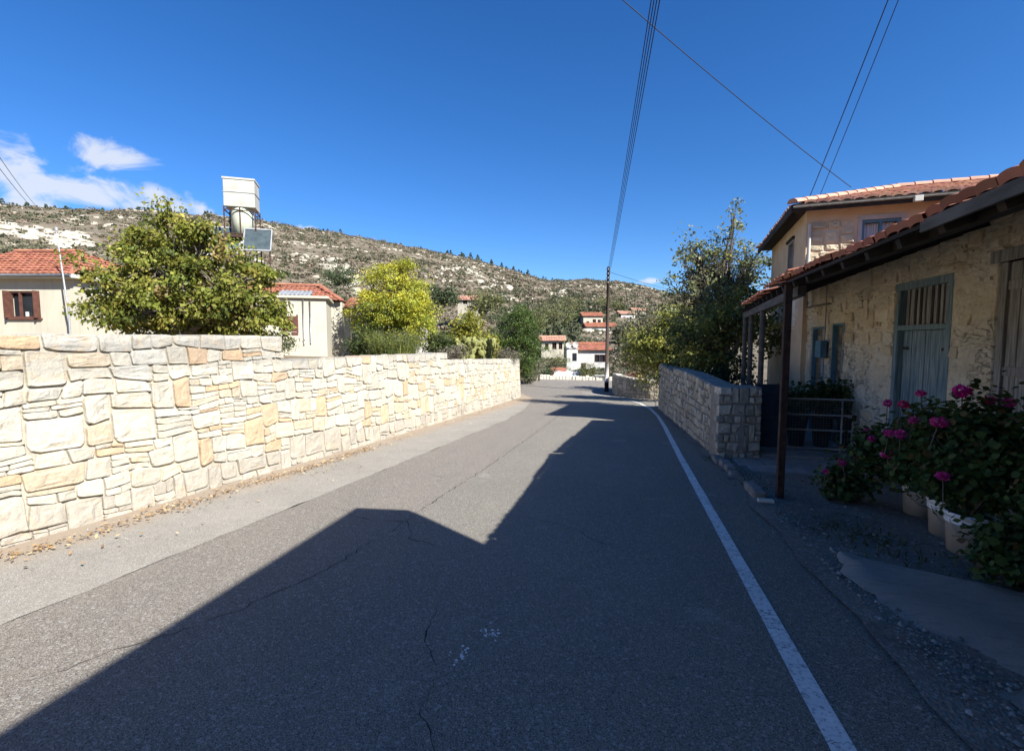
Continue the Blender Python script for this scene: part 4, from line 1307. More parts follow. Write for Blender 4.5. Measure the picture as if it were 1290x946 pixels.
# ------------------------------------------------------------------ two storey house behind
def tall_house():
    az = R(-6.3)
    t = thing('two_storey_house', 'two storey peach plastered house with a patch of bare stone and hipped tile roof', 'house', (3.90, 12.61, zroad(12.61)), az)
    z0 = zroad(12.61)
    B = lambda z: z - z0          # world height -> local
    W, D_ = 7.6, 5.0
    top = B(4.58)
    mb = MB()
    wall_panel(mb, (0, 0, 0), (1, 0, 0), W, -.4, top, .35, [(1.08, 1.80, B(3.5), B(4.27))], (0, 1, 0))
    wall_panel(mb, (0, D_ - .35, 0), (1, 0, 0), W, -.4, top, .35, [], (0, 1, 0))
    wall_panel(mb, (0, .355, 0), (0, 1, 0), D_ - .71, -.4, top, .35, [(1.0, 1.75, B(3.2), B(4.2))], (1, 0, 0)); mb.box(W - .35, W, .355, D_ - .355, -.4, top)
    mb.build('wall', M['peach'], t, world=False)
    # patch of bare rubble masonry
    mb = MB(); rng = random.Random(15)
    def P(s, q, d): return (s, -d - .004, q)
    zs = [B(2.9), B(3.1), B(3.28), B(3.45), B(3.63), B(3.8), B(3.98), B(4.14), B(4.32)]
    def cf(r, s, q):
        k = r.uniform(.85, 1.15); c = r.choice([(.62, .52, .34), (.55, .46, .31), (.66, .58, .42)]); return tuple(x * k for x in c)
    rubble(mb, P, .10, .94, [(a, b, 99) for a, b in zip(zs, zs[1:])], cf, rng, wmin=1.0, wmax=2.6, depth=.0, relief=.03, gap=.02, thin=.25, wave=.03)
    mb.build('bare_stone', M['stone_left'], t, world=False)
    # windows
    mb = MB(); x0, x1, a, b = 1.08, 1.80, B(3.5), B(4.27)
    for q in ((x0, x0 + .06, a, b), (x1 - .06, x1, a, b), (x0 + .06, x1 - .06, b - .06, b), (x0 + .06, x1 - .06, a, a + .06), ((x0 + x1) / 2 - .025, (x0 + x1) / 2 + .025, a + .06, b - .06)): mb.box(q[0], q[1], .02, .1, q[2], q[3])
    w = mb.build('window', M['bluepaint'], t, world=False)
    mb = MB(); rows = []
    for k in range(41):
        x = lerp(x0 + .06, x1 - .06, k / 40); rows.append([(x, .16 + .02 * math.sin(k * 1.9), a + .06), (x, .16 + .02 * math.sin(k * 1.9), b - .06)])
    mb.strip(rows); mb.build('curtain', M['curtain'], w, world=False)
    mb = MB()
    for q in ((x0 - .08, x0, a - .08, b + .1), (x1, x1 + .08, a - .08, b + .1), (x0, x1, b, b + .1)): mb.box(q[0], q[1], -.02, .02, q[2], q[3])
    mb.build('window_surround', M['greyrender'], w, world=False)
    mb = MB(); mb.box(.12, .16, 1.36, 2.1, B(3.2), B(4.2)); mb.build('window', M['glass'], t, world=False)
    mb = MB()
    for q in ((1.355, 1.42), (2.03, 2.105)): mb.box(-.02, .1, q[0], q[1], B(3.2), B(4.2))
    mb.box(-.02, .1, 1.42, 2.03, B(4.14), B(4.2)); mb.build('window_frame', M['greywood'], t, world=False)
    mb = MB(); mb.box(-.06, .35, 1.3, 2.2, B(4.2) + .002, B(4.27)); mb.build('window_lintel', M['oldwood'], t, world=False)
    # white pipe by the corner
    mb = MB(); mb.tube([(.05, -.07, B(2.8)), (.05, -.07, B(4.25))], .035, 12); mb.build('downpipe', M['white'], t, world=False)
    # hipped roof
    ov = .36; ez = B(4.64); sl = .30
    mb = MB(); rng = random.Random(3)
    n_ = math.hypot(1, sl); half = (D_ + 2 * ov) / 2; Ls = half * n_
    lf = lambda y: y / n_; rf = lambda y: W + 2 * ov - y / n_
    tile_roof(mb, (-ov, -ov, ez), (1, 0, 0), (0, 1, sl), W + 2 * ov, Ls, lf=lf, rf=rf, rng=rng, amp=.04)
    tile_roof(mb, (-ov, D_ + ov, ez), (1, 0, 0), (0, -1, sl), W + 2 * ov, Ls, lf=lf, rf=rf, rng=rng, amp=.04)
    lf2 = lambda y: y / n_; rf2 = lambda y: D_ + 2 * ov - y / n_
    tile_roof(mb, (-ov, -ov, ez), (0, 1, 0), (1, 0, sl), D_ + 2 * ov, Ls, lf=lf2, rf=rf2, rng=rng, amp=.04)
    tile_roof(mb, (W + ov, -ov, ez), (0, 1, 0), (-1, 0, sl), D_ + 2 * ov, Ls, lf=lf2, rf=rf2, rng=rng, amp=.04)
    apexL = (-ov + half, -ov + half, ez + half * sl + .06); apexR = (W + ov - half, -ov + half, ez + half * sl + .06)
    for (a_, b_) in (((-ov, -ov, ez + .05), apexL), ((-ov, D_ + ov, ez + .05), apexL), ((W + ov, -ov, ez + .05), apexR), ((W + ov, D_ + ov, ez + .05), apexR), (apexL, apexR)):
        ridge_tiles(mb, a_, b_, .12, rng=rng)
    mb.build('roof', M['tile_pink'], t, world=False)
    mb = MB(); mb.box(-ov + .02, W + ov - .02, -ov + .02, D_ + ov - .02, ez - .05, ez - .012)
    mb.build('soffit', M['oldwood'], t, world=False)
    mb = MB()
    mb.box(-ov, W + ov, -ov - .02, -ov + .02, ez - .15, ez + .01); mb.box(-ov - .02, -ov + .02, -ov + .02, D_ + ov, ez - .15, ez + .01)
    mb.build('fascia_board', M['oldwood'], t, world=False)
    mb = MB(); mb.tube([(-ov, -ov - .045, ez - .06), (W + ov, -ov - .045, ez - .04)], .028, 10); mb.build('gutter', M['fascia'], t, world=False)
    mb = MB(); mb.box(1.85, 2.0, -ov - .13, -ov - .03, ez - .16, ez - .04); mb.build('floodlight', M['white'], t, world=False, bevel=.01)


tall_house()


# ------------------------------------------------------------------ gate, fence, yard things
def gate():
    z0 = -.45; Y = 9.72
    t = thing('wire_gate', 'low wire mesh gate on pipe rails in front of the veranda', 'gate', (3.3, Y, z0))
    mb = MB()
    for z in (z0 + .06, z0 + .40, z0 + .68, z0 + .97): mb.tube([(2.76, Y, z), (3.9, Y, z)], .016, 8)
    for x in (2.76, 3.72, 3.9): mb.tube([(x, Y + .002, z0), (x, Y + .002, z0 + .98)], .018, 8)
    mb.build('frame', M['galv'], t, smooth=True)
    mb = MB(); k = 2.78
    while k < 3.9: mb.tube([(k, Y + .02, z0 + .06), (k, Y + .02, z0 + .97)], .0025, 3, cap=False); k += .05
    k = z0 + .08
    while k < z0 + .97: mb.tube([(2.77, Y + .022, k), (3.89, Y + .022, k)], .0025, 3, cap=False); k += .05
    mb.build('wire_mesh', M['wire'], t)
    mb = MB(); mb.box(3.87, 3.93, Y - .05, Y - .015, z0 + .6, z0 + .7); mb.build('lock', M['rust'], t)
    t = thing('sheet_gate', 'narrow dark blue sheet metal gate against the end of the stone wall', 'gate', (2.5, Y, z0))
    mb = MB(); mb.box(2.30, 2.74, Y - .01, Y + .01, z0 + .05, z0 + 1.22); mb.build('sheet', M['darkblue'], t)
    mb = MB()
    for x in (2.30, 2.72): mb.box(x - .01, x + .02, Y - .03, Y - .011, z0, z0 + 1.25)
    for z in (z0 + .05, z0 + .6, z0 + 1.2): mb.box(2.32, 2.71, Y - .03, Y - .011, z, z + .03)
    mb.build('frame', M['darkblue'], t)


gate()


def plastic_chair():
    t = thing('plastic_chair', 'white plastic garden chair with a slatted back behind the blue gate', 'chair', (2.95, 10.9, -.46))
    x, y, z = 2.95, 10.9, -.46
    mb = MB(); mb.box(x - .23, x + .23, y - .2, y + .24, z + .42, z + .45); mb.build('seat', M['plasticwhite'], t, bevel=.012)
    for sx in (-.21, .21):
        for sy in (-.18, .2):
            mb = MB(); mb.beam((x + sx * 1.08, y + sy * 1.1, z), (x + sx, y + sy, z + .42), .04, .04); mb.build('leg', M['plasticwhite'], t)
    mb = MB()
    for k in range(7): xx = x - .2 + k * .067; mb.beam((xx, y - .2, z + .45), (xx, y - .28, z + .92), .035, .012)
    mb.beam((x - .24, y - .285, z + .93), (x + .24, y - .285, z + .93), .03, .08); mb.beam((x - .23, y - .24, z + .66), (x + .23, y - .24, z + .66), .03, .03)
    mb.build('backrest', M['plasticwhite'], t)


plastic_chair()


def geranium(label, base, spread, h, nleaf, heads, seed, lean=(0, 0), group=None, name='geranium_plant', low=0.0, petal=((.60, .07, .28), (.72, .14, .40), (.46, .03, .20))):
    """bushy pelargonium: round leaves on stems, umbels of pink petals as parts"""
    rng = np.random.default_rng(seed); t = thing(name, label, 'plant', base, 0, group); b = np.array(base)
    nleaf = int(nleaf * 1.9); nc = nleaf // 22
    d = rng.normal(size=(nc, 3)); d /= np.linalg.norm(d, axis=1)[:, None]
    cc = b + np.array((lean[0], lean[1], h * .55)) + d * np.array((spread, spread, h * .5)) * (rng.uniform(.35, 1.0, nc)[:, None])
    cc[:, 2] = np.maximum(cc[:, 2], b[2] + low + .03)
    idx = np.repeat(np.arange(nc), 22); p = cc[idx] + rng.normal(size=(len(idx), 3)) * .075
    V = []; C = []; n = 7
    nr = rng.normal(size=(len(p), 3)) * .55 + d[idx] * .5; nr[:, 2] += .75; nr /= np.linalg.norm(nr, axis=1)[:, None]
    a = np.cross(nr, rng.normal(size=(len(p), 3))); a /= np.linalg.norm(a, axis=1)[:, None]; c2 = np.cross(nr, a)
    sz = rng.uniform(.014, .036, len(p)); tone = rng.uniform(.65, 1.3, nc)[idx] * rng.uniform(.8, 1.2, len(p))
    base_c = np.array([(.045, .085, .022), (.06, .10, .028), (.09, .11, .03), (.17, .11, .05)])[rng.choice(4, len(p), p=[.47, .35, .11, .07])]
    V = np.zeros((len(p), n, 3))
    for k in range(n):
        th = 2 * math.pi * k / n; V[:, k] = p + (a * math.cos(th) + c2 * math.sin(th)) * sz[:, None] * (1.0 + .12 * ((k % 2) * 2 - 1)) + nr * (sz * .18)[:, None] * abs(math.cos(th * 1.5))
    C = np.repeat(base_c * tone[:, None], n, axis=0)
    np_mesh('foliage', V.reshape(-1, 3), np.arange(len(p) * n).reshape(-1, n), C, M['leafdull'], t)
    mb = MB(); rr = random.Random(seed)
    for k in range(min(26, nc)):
        q = Vector(cc[k]); s = Vector(base) + Vector((rr.uniform(-.06, .06), rr.uniform(-.06, .06), 0))
        mb.tube([s, s.lerp(q, .5) + Vector((0, 0, .08)), q], [.011, .009, .005], 5, cap=False)
    mb.build('stem', M['bark'], t, smooth=True)
    for hd in heads:
        if hd is None: continue
        hp = np.array(hd[:3]); r = hd[3]; col = hd[4] if len(hd) > 4 else None
        r = r * .88; m = 90; dd = rng.normal(size=(m, 3)); dd /= np.linalg.norm(dd, axis=1)[:, None]; dd[:, 2] = dd[:, 2] * .75 + .1
        pc = hp + dd * r * rng.uniform(.6, 1, m)[:, None]
        cols = petal if col is None else col
        V, C = leaves(pc, r * .58, rng, list(cols), [1] * len(cols), .2, -.1, dd * 1.2, .25, 1.3)
        o = np_mesh('flower_head', V, np.arange(len(V)).reshape(-1, 4), np.clip(C, 0, .9), M['petal'], t)
        mb = MB(); q = Vector(hp); s = q + Vector((rr.uniform(-.05, .05), rr.uniform(0, .08), -.22)); mb.tube([s, q], [.005, .004], 5, cap=False); mb.build('flower_stalk', M['bark'], o)
    return t


def bucket(label, x, y, r=.165, h=.36, seed=0, lid=False, mat='bucket'):
    z = zroad(y) + .03
    t = thing('bucket', label, 'bucket', (x, y, z), 0, 'white plastic buckets used as flower pots' if mat == 'bucket' else None)
    mb = MB(); mb.lathe([(0, .004), (r * .84, .004), (r * .86, 0), (r, h), (r * 1.06, h), (r * 1.06, h - .03), (r * 1.0, h - .034)], 28, (x, y, z))
    mb.lathe([(r * .96, h), (r * .95, h - .05)], 28, (x, y, z))
    for dz in (.06, .085): mb.lathe([(r * (.985), h - dz - .012), (r * 1.035, h - dz), (r * .985, h - dz + .012)], 28, (x, y, z))
    mb.build('body', M[mat], t, smooth=True)
    mb = MB(); mb.lathe([(0, h - .05), (r * .95, h - .05)], 24, (x, y, z)); mb.build('soil', M['soil'], t)
    mb = MB()
    pts = [(x + r * 1.05 * math.cos(a), y - r * .25 - r * .95 * math.sin(max(0, min(math.pi, a))) * .8, z + h - .06 - .17 * math.sin(a)) for a in [math.pi * k / 14 for k in range(15)]]
    mb.tube(pts, .004, 5); mb.build('handle', M['galv'], t)
    return z + h - .05


def GP(px, py, D): p = at(px, py, D); return (p.x, p.y, p.z)


hz = bucket('white plastic bucket nearest the viewer, with a rim and wire handle', 2.92, 4.92, .18, .36, 1)
geranium('large geranium with the brightest magenta flowers growing in the nearest bucket', (2.92, 4.92, hz), .42, 1.05, 2600,
         [(*GP(1213, 493, 4.05), .075, ((.62, .02, .30), (.50, .01, .22))), (*GP(1248, 505, 4.1), .05), (*GP(1271, 508, 4.0), .055), (*GP(1188, 600, 3.75), .05), (*GP(1183, 533, 3.95), .065)], 1)
hz = bucket('white plastic bucket in the middle of the row, half hidden by leaves', 3.03, 5.42, .165, .35, 2)
geranium('geranium with pink flower heads above the middle bucket', (3.03, 5.42, hz), .42, .95, 2200,
         [(*GP(1152, 530, 4.5), .055), (*GP(1138, 510, 4.6), .055, ((.45, .02, .12), (.55, .03, .16))), (*GP(1160, 496, 4.7), .05), (*GP(1120, 546, 4.6), .05), (*GP(1134, 548, 4.5), .06)], 2, (-.06, .05))
hz = bucket('white plastic bucket farthest along the row, in deep shade', 3.16, 6.15, .165, .36, 3)
geranium('low spreading geranium leaning towards the road, beside the farthest bucket', (3.16, 6.15, hz), .42, .62, 1700,
         [(*GP(1118, 508, 5.3), .055), (*GP(1118, 573, 5.0), .065), (*GP(1098, 553, 5.3), .05), (*GP(1132, 547, 5.0), .055)], 3, (-.30, .0))
geranium('trailing geranium at the far left of the flowers, lying on the ground', (2.68, 6.6, zroad(6.5) + .05), .24, .34, 700,
         [(*GP(1040, 594, 5.7), .04), (*GP(1061, 583, 5.7), .055), (*GP(1060, 563, 5.8), .04), (*GP(1080, 576, 5.6), .04), (*GP(1092, 543, 5.7), .05)], 4, (-.1, 0))
hz = bucket('black plastic pot at the right edge, under the tallest leaves', 3.25, 4.35, .2, .34, 4, mat='potdark')
geranium('tall leafy geranium without flowers at the right edge of the picture', (3.25, 4.35, hz), .48, 1.05, 2600, [], 5)
geranium('bluish green trailing plant creeping on the ground at the lower right', (2.88, 4.28, zroad(4.2) + .03), .42, .42, 1500, [], 6, (.1, -.05), name='trailing_plant')
for i, (px, py, y) in enumerate(((1012, 486, 10.3), (1043, 484, 10.35), (1070, 482, 10.2))):
    pp = at(px, py, 9.0)
    t0 = -.46
    t = thing('flower_pot', ('tall clay pot behind the wire gate, closest to the blue gate', 'tall clay pot in the middle behind the wire gate', 'tall clay pot behind the wire gate, next to the wall')[i], 'pot', (pp.x, y, t0), 0, 'pots behind the wire gate')
    mb = MB(); mb.lathe([(0, 0), (.13, 0), (.19, .55), (.21, .55), (.21, .6), (.18, .6), (.17, .55), (0, .54)], 20, (pp.x, y, t0)); mb.build('body', M['potdark'], t, smooth=True)
    geranium(('dark leafy plant in the pot closest to the blue gate', 'dark leafy plant in the middle pot behind the wire gate', 'leafy plant with one reddish flower head in the pot next to the wall')[i], (pp.x, y, t0 + .56), .27, .72 if i else .6, 700,
             [(*GP(1077, 469, 9.0), .06, ((.25, .06, .06), (.3, .08, .07)))] if i == 2 else [], 20 + i, name='potted_plant')

# ------------------------------------------------------------------ utility pole and wires
def utility_pole():
    x, y = -1.54, 32.0; z0 = zroad(y); h = 8.15
    t = thing('utility_pole', 'dark wooden utility pole with a pale lower band at the road bend', 'utility pole', (x, y, z0))
    mb = MB(); mb.tube([(x, y, z0 + 1.95), (x, y, z0 + h)], [.125, .085], 14); mb.build('shaft', M['polewood'], t, smooth=True)
    mb = MB(); mb.tube([(x, y, z0 + .65), (x, y, z0 + 1.95)], [.14, .128], 14); mb.build('painted_band', M['polepaint'], t, smooth=True)
    mb = MB(); mb.tube([(x, y, z0 - .3), (x, y, z0 + .65)], [.15, .142], 14); mb.build('base_band', M['black'], t, smooth=True)
    for k in range(4):
        z = z0 + h - .15 - k * .28
        mb = MB(); mb.lathe([(0, -.06), (.045, -.06), (.03, -.02), (.05, 0), (.03, .03), (.045, .06), (0, .06)], 10, (x + .0, y - .17, z)); mb.tube([(x, y, z), (x, y - .17, z)], .015, 6)
        mb.tube([(x - .17, y, z), (x + .17, y, z)], .022, 6)
        mb.build('insulator', M['greywood'], t)
    return x, y, z0 + h


ux, uy, uz = utility_pole()


def wire(label, a, b, sag=.3, r=.009, group=None):
    a = Vector(a); b = Vector(b); mb = MB(); pts = []
    for k in range(25):
        s = k / 24; p = a.lerp(b, s); p.z -= sag * 4 * s * (1 - s); pts.append(p)
    mb.tube(pts, r, 5); o = mb.build('power_line', M['cable'], loc=a, smooth=True); return tag(o, label, 'power line', group)


e = at(822, 0, 7.2)
top = Vector((ux, uy - .17, uz - .4)); dr = (e - top)
for k in range(4):
    off = (k - 1.5) * .027
    a = Vector((ux, uy - .17, uz - .15 - k * .28)); b = top + dr * 1.55 + Vector((off * 1.3, 0, .03 - k * .02))
    wire('one of the four overhead wires running from the utility pole over the road', a, b, .0 + .25, .008, 'wires from the utility pole')
a = at(1072, 236, 12.3); b = at(795, 0, 9.0); b2 = a + (b - a) * 1.5
wire('single black wire slanting from the tall house roof up across the sky', a, b2, .15, .009)
a = at(1020, 248, 11.2); b = at(1118, 0, 8); wire('left one of two steep wires rising from the corner of the tall house', a, a + (b - a) * 1.4, .04, .009)
a = at(1033, 246, 11.3); b = at(1131, 0, 8); wire('right one of two steep wires rising from the corner of the tall house', a, a + (b - a) * 1.4, .04, .007)
a = at(50, 265, 60); b = at(-60, 108, 22); wire('upper wire at the far left above the hillside', a, b, .4, .02)
a = at(47, 268, 60); b = at(-60, 130, 22); wire('lower wire at the far left above the hillside', a, b, .4, .02)
a = Vector((ux, uy, uz - .3)); b = at(890, 372, 60); wire('thin wire from the utility pole towards the trees on the right', a, b, .3, .014)

# ------------------------------------------------------------------ buildings on the left
def left_house():
    c = at(98, 428, 17); z0 = 1.25
    t = thing('bungalow', 'cream bungalow with red tiled hip roof behind the wall at the far left', 'house', (c.x, c.y, z0), YAW)
    top = 3.74 - z0; W = 8; D_ = 6
    mb = MB()
    wall_panel(mb, (-W, 0, 0), (1, 0, 0), W, -.6, top, .25, [(W - 2.38, W - 1.25, 1.12, 1.97 + .1)], (0, 1, 0))
    mb.box(-.25, 0, .252, D_, -.6, top); mb.box(-W, -W + .25, .252, D_, -.6, top); mb.box(-W + .25, -.25, D_ - .25, D_, -.6, top)
    mb.build('wall', M['cream'], t, world=False)
    mb = MB(); mb.box(-W - .25, .25, -.3, D_ + .25, top, top + .14); mb.build('cornice', M['white'], t, world=False, bevel=.01)
    mb = MB(); n_ = math.hypot(1, .42); half = D_ / 2 + .1; Ls = half * n_
    tile_roof(mb, (-W - .1, -.1, top + .15), (1, 0, 0), (0, 1, .42), W + .2, Ls, lf=lambda y: y / n_, rf=lambda y: W + .2 - y / n_ * .8)
    tile_roof(mb, (.1, -.1, top + .15), (0, 1, 0), (-.8, 0, .42), D_ + .2, Ls * .86, lf=lambda y: y / n_ * 1.16, rf=lambda y: D_ + .2 - y / n_ * 1.16)
    tile_roof(mb, (-W - .1, D_ + .1, top + .15), (1, 0, 0), (0, -1, .42), W + .2, Ls, lf=lambda y: y / n_, rf=lambda y: W + .2 - y / n_ * .8)
    tile_roof(mb, (-W - .1, -.1, top + .15), (0, 1, 0), (1, 0, .42), D_ + .2, Ls, lf=lambda y: y / n_, rf=lambda y: D_ + .2 - y / n_)
    ridge_tiles(mb, (-W - .1 + half, half - .1, top + .2 + half * .42), (.1 - half * .8, half - .1, top + .2 + half * .42)); ridge_tiles(mb, (.1, -.1, top + .18), (.1 - half * .8, half - .1, top + .2 + half * .42))
    mb.build('roof', M['tile'], t, world=False)
    mb = MB(); mb.tube([(-W - .2, -.34, top + .1), (.2, -.34, top + .08)], .05, 8); mb.build('gutter', M['galv'], t, world=False, smooth=True)
    mb = MB(); mb.tube([(-3.3, -.34, top + .05), (-3.3, -.05, top - .25), (-3.3, -.05, -.3)], .04, 8); mb.build('downpipe', M['galv'], t, world=False, smooth=True)
    x0, x1, a, b = -2.38, -1.25, 1.12, 2.07
    mb = MB()
    for q in ((x0, x0 + .07, a, b), (x1 - .07, x1, a, b), (x0 + .07, x1 - .07, b - .06, b), (x0 + .07, x1 - .07, a, a + .06), (x0 + .35, x0 + .40, a + .06, b - .06)): mb.box(q[0], q[1], .03, .11, q[2], q[3])
    w = mb.build('window', M['brown'], t, world=False)
    mb = MB(); mb.box(x0 + .07, x1 - .07, .14, .16, a, b); mb.build('pane', M['glass'], w, world=False)
    mb = MB(); mb.box(x0 - .06, x1 + .06, -.08, .12, a - .06, a - .002); mb.build('sill', M['brown'], w, world=False)
    for q in (x1 - .04, x0 + .04): mb = MB(); mb.box(q - .022, q + .022, -.2, -.004, a, b); mb.build('shutter', M['brown'], w, world=False)
    mb = MB(); mb.tube([(x0 + .55, .1, a + .06), (x0 + .55, .1, a + .22)], .05, 10); mb.build('vase', M['white'], w, world=False)


left_house()
a = at(83, 372, 16.3); b = at(71, 291, 16.3)
mb = MB(); mb.tube([a, b], [.028, .02], 8); mb.tube([b + Vector((-.12, 0, -.05)), b + Vector((.12, 0, -.05))], .018, 6); mb.tube([b, b + Vector((0, 0, .12))], .05, 8)
c = at(86, 385, 16.3); mb.tube([a, c, Vector((c.x, c.y, 1.0))], .03, 8)
o = mb.build('antenna_mast', M['galv'], loc=(c.x, c.y, 1.2)); tag(o, 'thin leaning metal mast in front of the bungalow at the far left', 'mast')


def shed():
    c = at(412, 428, 20); z0 = zgarden(c.x, c.y) - .05
    t = thing('garden_shed', 'small cream flat roofed outbuilding with a brown shutter behind the wall', 'shed', (c.x, c.y, z0), YAW + R(17))
    h = 3.30 - z0; W = 2.9
    mb = MB(); wall_panel(mb, (-W, 0, 0), (1, 0, 0), W, -.4, h, .2, [(-1.62 + W, -1.15 + W, 1.0 + .15, 1.62 + .15)], (0, 1, 0))
    mb.box(-.2, 0, .202, 3, -.4, h); mb.box(-W, -W + .2, .202, 3, -.4, h); mb.box(-W + .2, -.2, 2.8, 3, -.4, h); mb.build('wall', M['cream'], t, world=False)
    mb = MB(); mb.box(-W - .12, .12, -.14, 3.1, h, h + .1); mb.build('roof_slab', M['cream'], t, world=False, bevel=.01)
    mb = MB()
    for k in range(6): mb.box(-1.62, -1.15, -.015 + .003 * (k % 2), .03, 1.15 + k * .103, 1.15 + (k + 1) * .103 - .006)
    mb.box(-1.68, -1.62, -.02, .05, 1.1, 1.83); mb.box(-1.15, -1.09, -.02, .05, 1.1, 1.83); mb.box(-1.35, -1.1, -.03, -.016, 1.0, 1.12); mb.build('shutter', M['brown'], t, world=False)
    for (x, z1, zz) in ((-.88, .5, h + .1), (-.62, .55, h - .1)):
        mb = MB(); mb.tube([(x, -.05, z1 + .1), (x, -.05, zz)], .028, 8); mb.build('pipe', M['galv'], t, world=False, smooth=True)
    mb = MB(); n = 30
    rows = [[(lerp(-1.9, -.6, k / n), y, h + .14 + (.32 if y > .6 else 0) + .018 * math.sin(k * 1.7)) for y in (.15, 1.6)] for k in range(n + 1)]
    mb.strip(rows, flip=True); mb.strip([[(p[0], p[1], p[2] - .012) for p in r] for r in rows])
    for x in (-1.8, -.7): mb.box(x - .03, x + .03, .3, .36, h + .1, h + .18); mb.box(x - .03, x + .03, 1.4, 1.46, h + .1, h + .4)
    mb.build('sheet_roof', M['galv'], t, world=False)


shed()


def red_house():
    c = at(432, 428, 25); z0 = zgarden(c.x, c.y) - .1
    t = thing('village_house', 'white house with orange tiled roof and dark carport right behind the shed', 'house', (c.x, c.y, z0), YAW + R(13))
    h = 3.55 - z0
    mb = MB(); wall_panel(mb, (-6, 0, 0), (1, 0, 0), 6, -.4, h, .25, [], (0, 1, 0)); mb.box(-.25, 0, .252, 4, -.4, h); mb.box(-6, -5.75, .252, 4, -.4, h); mb.box(-5.75, -.25, 3.75, 4, -.4, h)
    mb.build('wall', M['cream'], t, world=False)
    mb = MB(); n_ = math.hypot(1, .40)
    tile_roof(mb, (-6.3, -.35, h + .05), (1, 0, 0), (0, 1, .40), 6.3, 2.35 * n_, rf=lambda y: 6.3 - y * .55)
    tile_roof(mb, (-6.3, 4.35, h + .05), (1, 0, 0), (0, -1, .40), 6.3, 2.35 * n_, rf=lambda y: 6.3 - y * .55)
    tile_roof(mb, (0, -.35, h + .05), (0, 1, 0), (-.62, 0, .40), 4.7, 1.75, lf=lambda y: y * 1.2, rf=lambda y: 4.7 - y * 1.2)
    ridge_tiles(mb, (-6.3, 2, h + .1 + 2.35 * .4), (-1.35, 2, h + .1 + 2.35 * .4)); ridge_tiles(mb, (0, -.35, h + .08), (-1.35, 2, h + .1 + 2.35 * .4))
    mb.build('roof', M['tile'], t, world=False)
    mb = MB(); tile_roof(mb, (0.05, .2, h - .25), (1, 0, 0), (0, 1, .22), 2.6, 3.6); mb.build('carport_roof', M['tile'], t, world=False)
    mb = MB(); mb.box(.05, 2.6, .22, .3, h - .42, h - .28)
    for k in range(6): mb.beam((.15 + k * .45, .25, h - .32), (.15 + k * .45, 3.6, h + .40), .06, .08)
    mb.build('carport_beam', M['oldwood'], t, world=False)
    for x in (1.3, 2.5): mb = MB(); mb.box(x, x + .12, .22, .34, -.4, h - .42); mb.build('carport_post', M['white'], t, world=False)
    mb = MB(); mb.box(-.2, 3.2, -.6, 3.8, -.4, .06); mb.build('terrace', M['concrete'], t, world=False)
    mb = MB(); mb.box(.05, 4.6, 3.9, 4.1, -.4, h - .5); mb.build('carport_back_wall', M['greyrender'], t, world=False)


red_house()


def water_tower():
    D = 22; c = at(312, 428, D); z0 = zgarden(c.x, c.y)
    t = thing('solar_water_heater', 'roof high solar water heater with white box tank over a pale cylinder', 'water heater', (c.x, c.y, z0), YAW + R(17))
    s = D / 600.0
    Z = lambda py: 1.6 + (428 - py) * s - z0
    mb = MB(); w = .62; d = .5
    mb.box(-w, w, -d, d, Z(268), Z(236)); b = mb.build('box_tank', M['tank'], t, world=False, bevel=.015)
    mb = MB(); zc = Z(251)
    for (a0, a1) in (((-w - .012, -d - .012, zc), (w + .012, -d - .012, zc)), ((w + .012, -d - .012, zc), (w + .012, d + .012, zc)), ((w + .012, d + .012, zc), (-w - .012, d + .012, zc)), ((-w - .012, d + .012, zc), (-w - .012, -d - .012, zc))): mb.beam(a0, a1, .02, .03)
    mb.build('seam_band', M['galv'], b, world=False)
    mb = MB(); mb.box(-w - .03, w + .03, -d - .03, d + .03, Z(236) - .002, Z(234)); mb.build('lid', M['tank'], b, world=False)
    mb = MB()
    for sx in (-w, w):
        for sy in (-d, d): mb.box(sx - .025, sx + .025, sy - .025, sy + .025, 0, Z(268))
    for z in (Z(272), Z(300), Z(345)):
        mb.beam((-w, -d, z), (w, -d, z), .04, .04); mb.beam((-w, d, z), (w, d, z), .04, .04); mb.beam((-w, -d, z), (-w, d, z), .04, .04); mb.beam((w, -d, z), (w, d, z), .04, .04)
    mb.box(-w, w, -d, d, Z(304), Z(301)); mb.build('stand', M['rust'], t, world=False)
    mb = MB(); mb.lathe([(0, Z(300)), (.46, Z(300)), (.46, Z(269)), (.40, Z(265)), (0, Z(264))], 26, (0, 0, 0)); mb.build('hot_water_cylinder', M['cylinder'], t, world=False, smooth=True)
    mb = MB(); mb.beam((0, -.47, Z(300)), (0, -.47, Z(268)), .05, .02); mb.build('strap', M['rust'], t, world=False)
    # collectors, tilted to the sun
    for (cx, cl) in ((.62, 'tilted solar panel with a pale frame'), (-.75, None)):
        mb = MB(); y0 = -1.25
        A = Vector((cx - .45, -1.0, Z(321))); u = Vector((1.1, 0, 0)); v = Vector((0, .55, 1.02))
        if cl is None: A.y = -.4; A.z = Z(318)
        nn = Vector((0, -1.02, .55)).normalized() * .05
        pts = [A, A + u, A + u + v, A + v]
        mb.add([*pts, *[p - nn * 1.5 for p in pts]], [(0, 1, 2, 3), (7, 6, 5, 4), (0, 4, 5, 1), (1, 5, 6, 2), (2, 6, 7, 3), (3, 7, 4, 0)])
        p = mb.build('solar_panel', M['panel'], t, world=False)
        mb = MB()
        for (q, r_) in ((pts[0], pts[1]), (pts[1], pts[2]), (pts[2], pts[3]), (pts[3], pts[0])): mb.beam(q + nn * .3, r_ + nn * .3, .05, .06)
        mb.build('panel_frame', M['galv'], p, world=False)
        mb = MB()
        for x in (.05, .95): mb.beam(A + u * x + Vector((0, .15, 0)), Vector((A.x + x * 1.04, A.y + .2, 0)), .05, .05)
        mb.build('panel_leg', M['rust'], p, world=False)


water_tower()


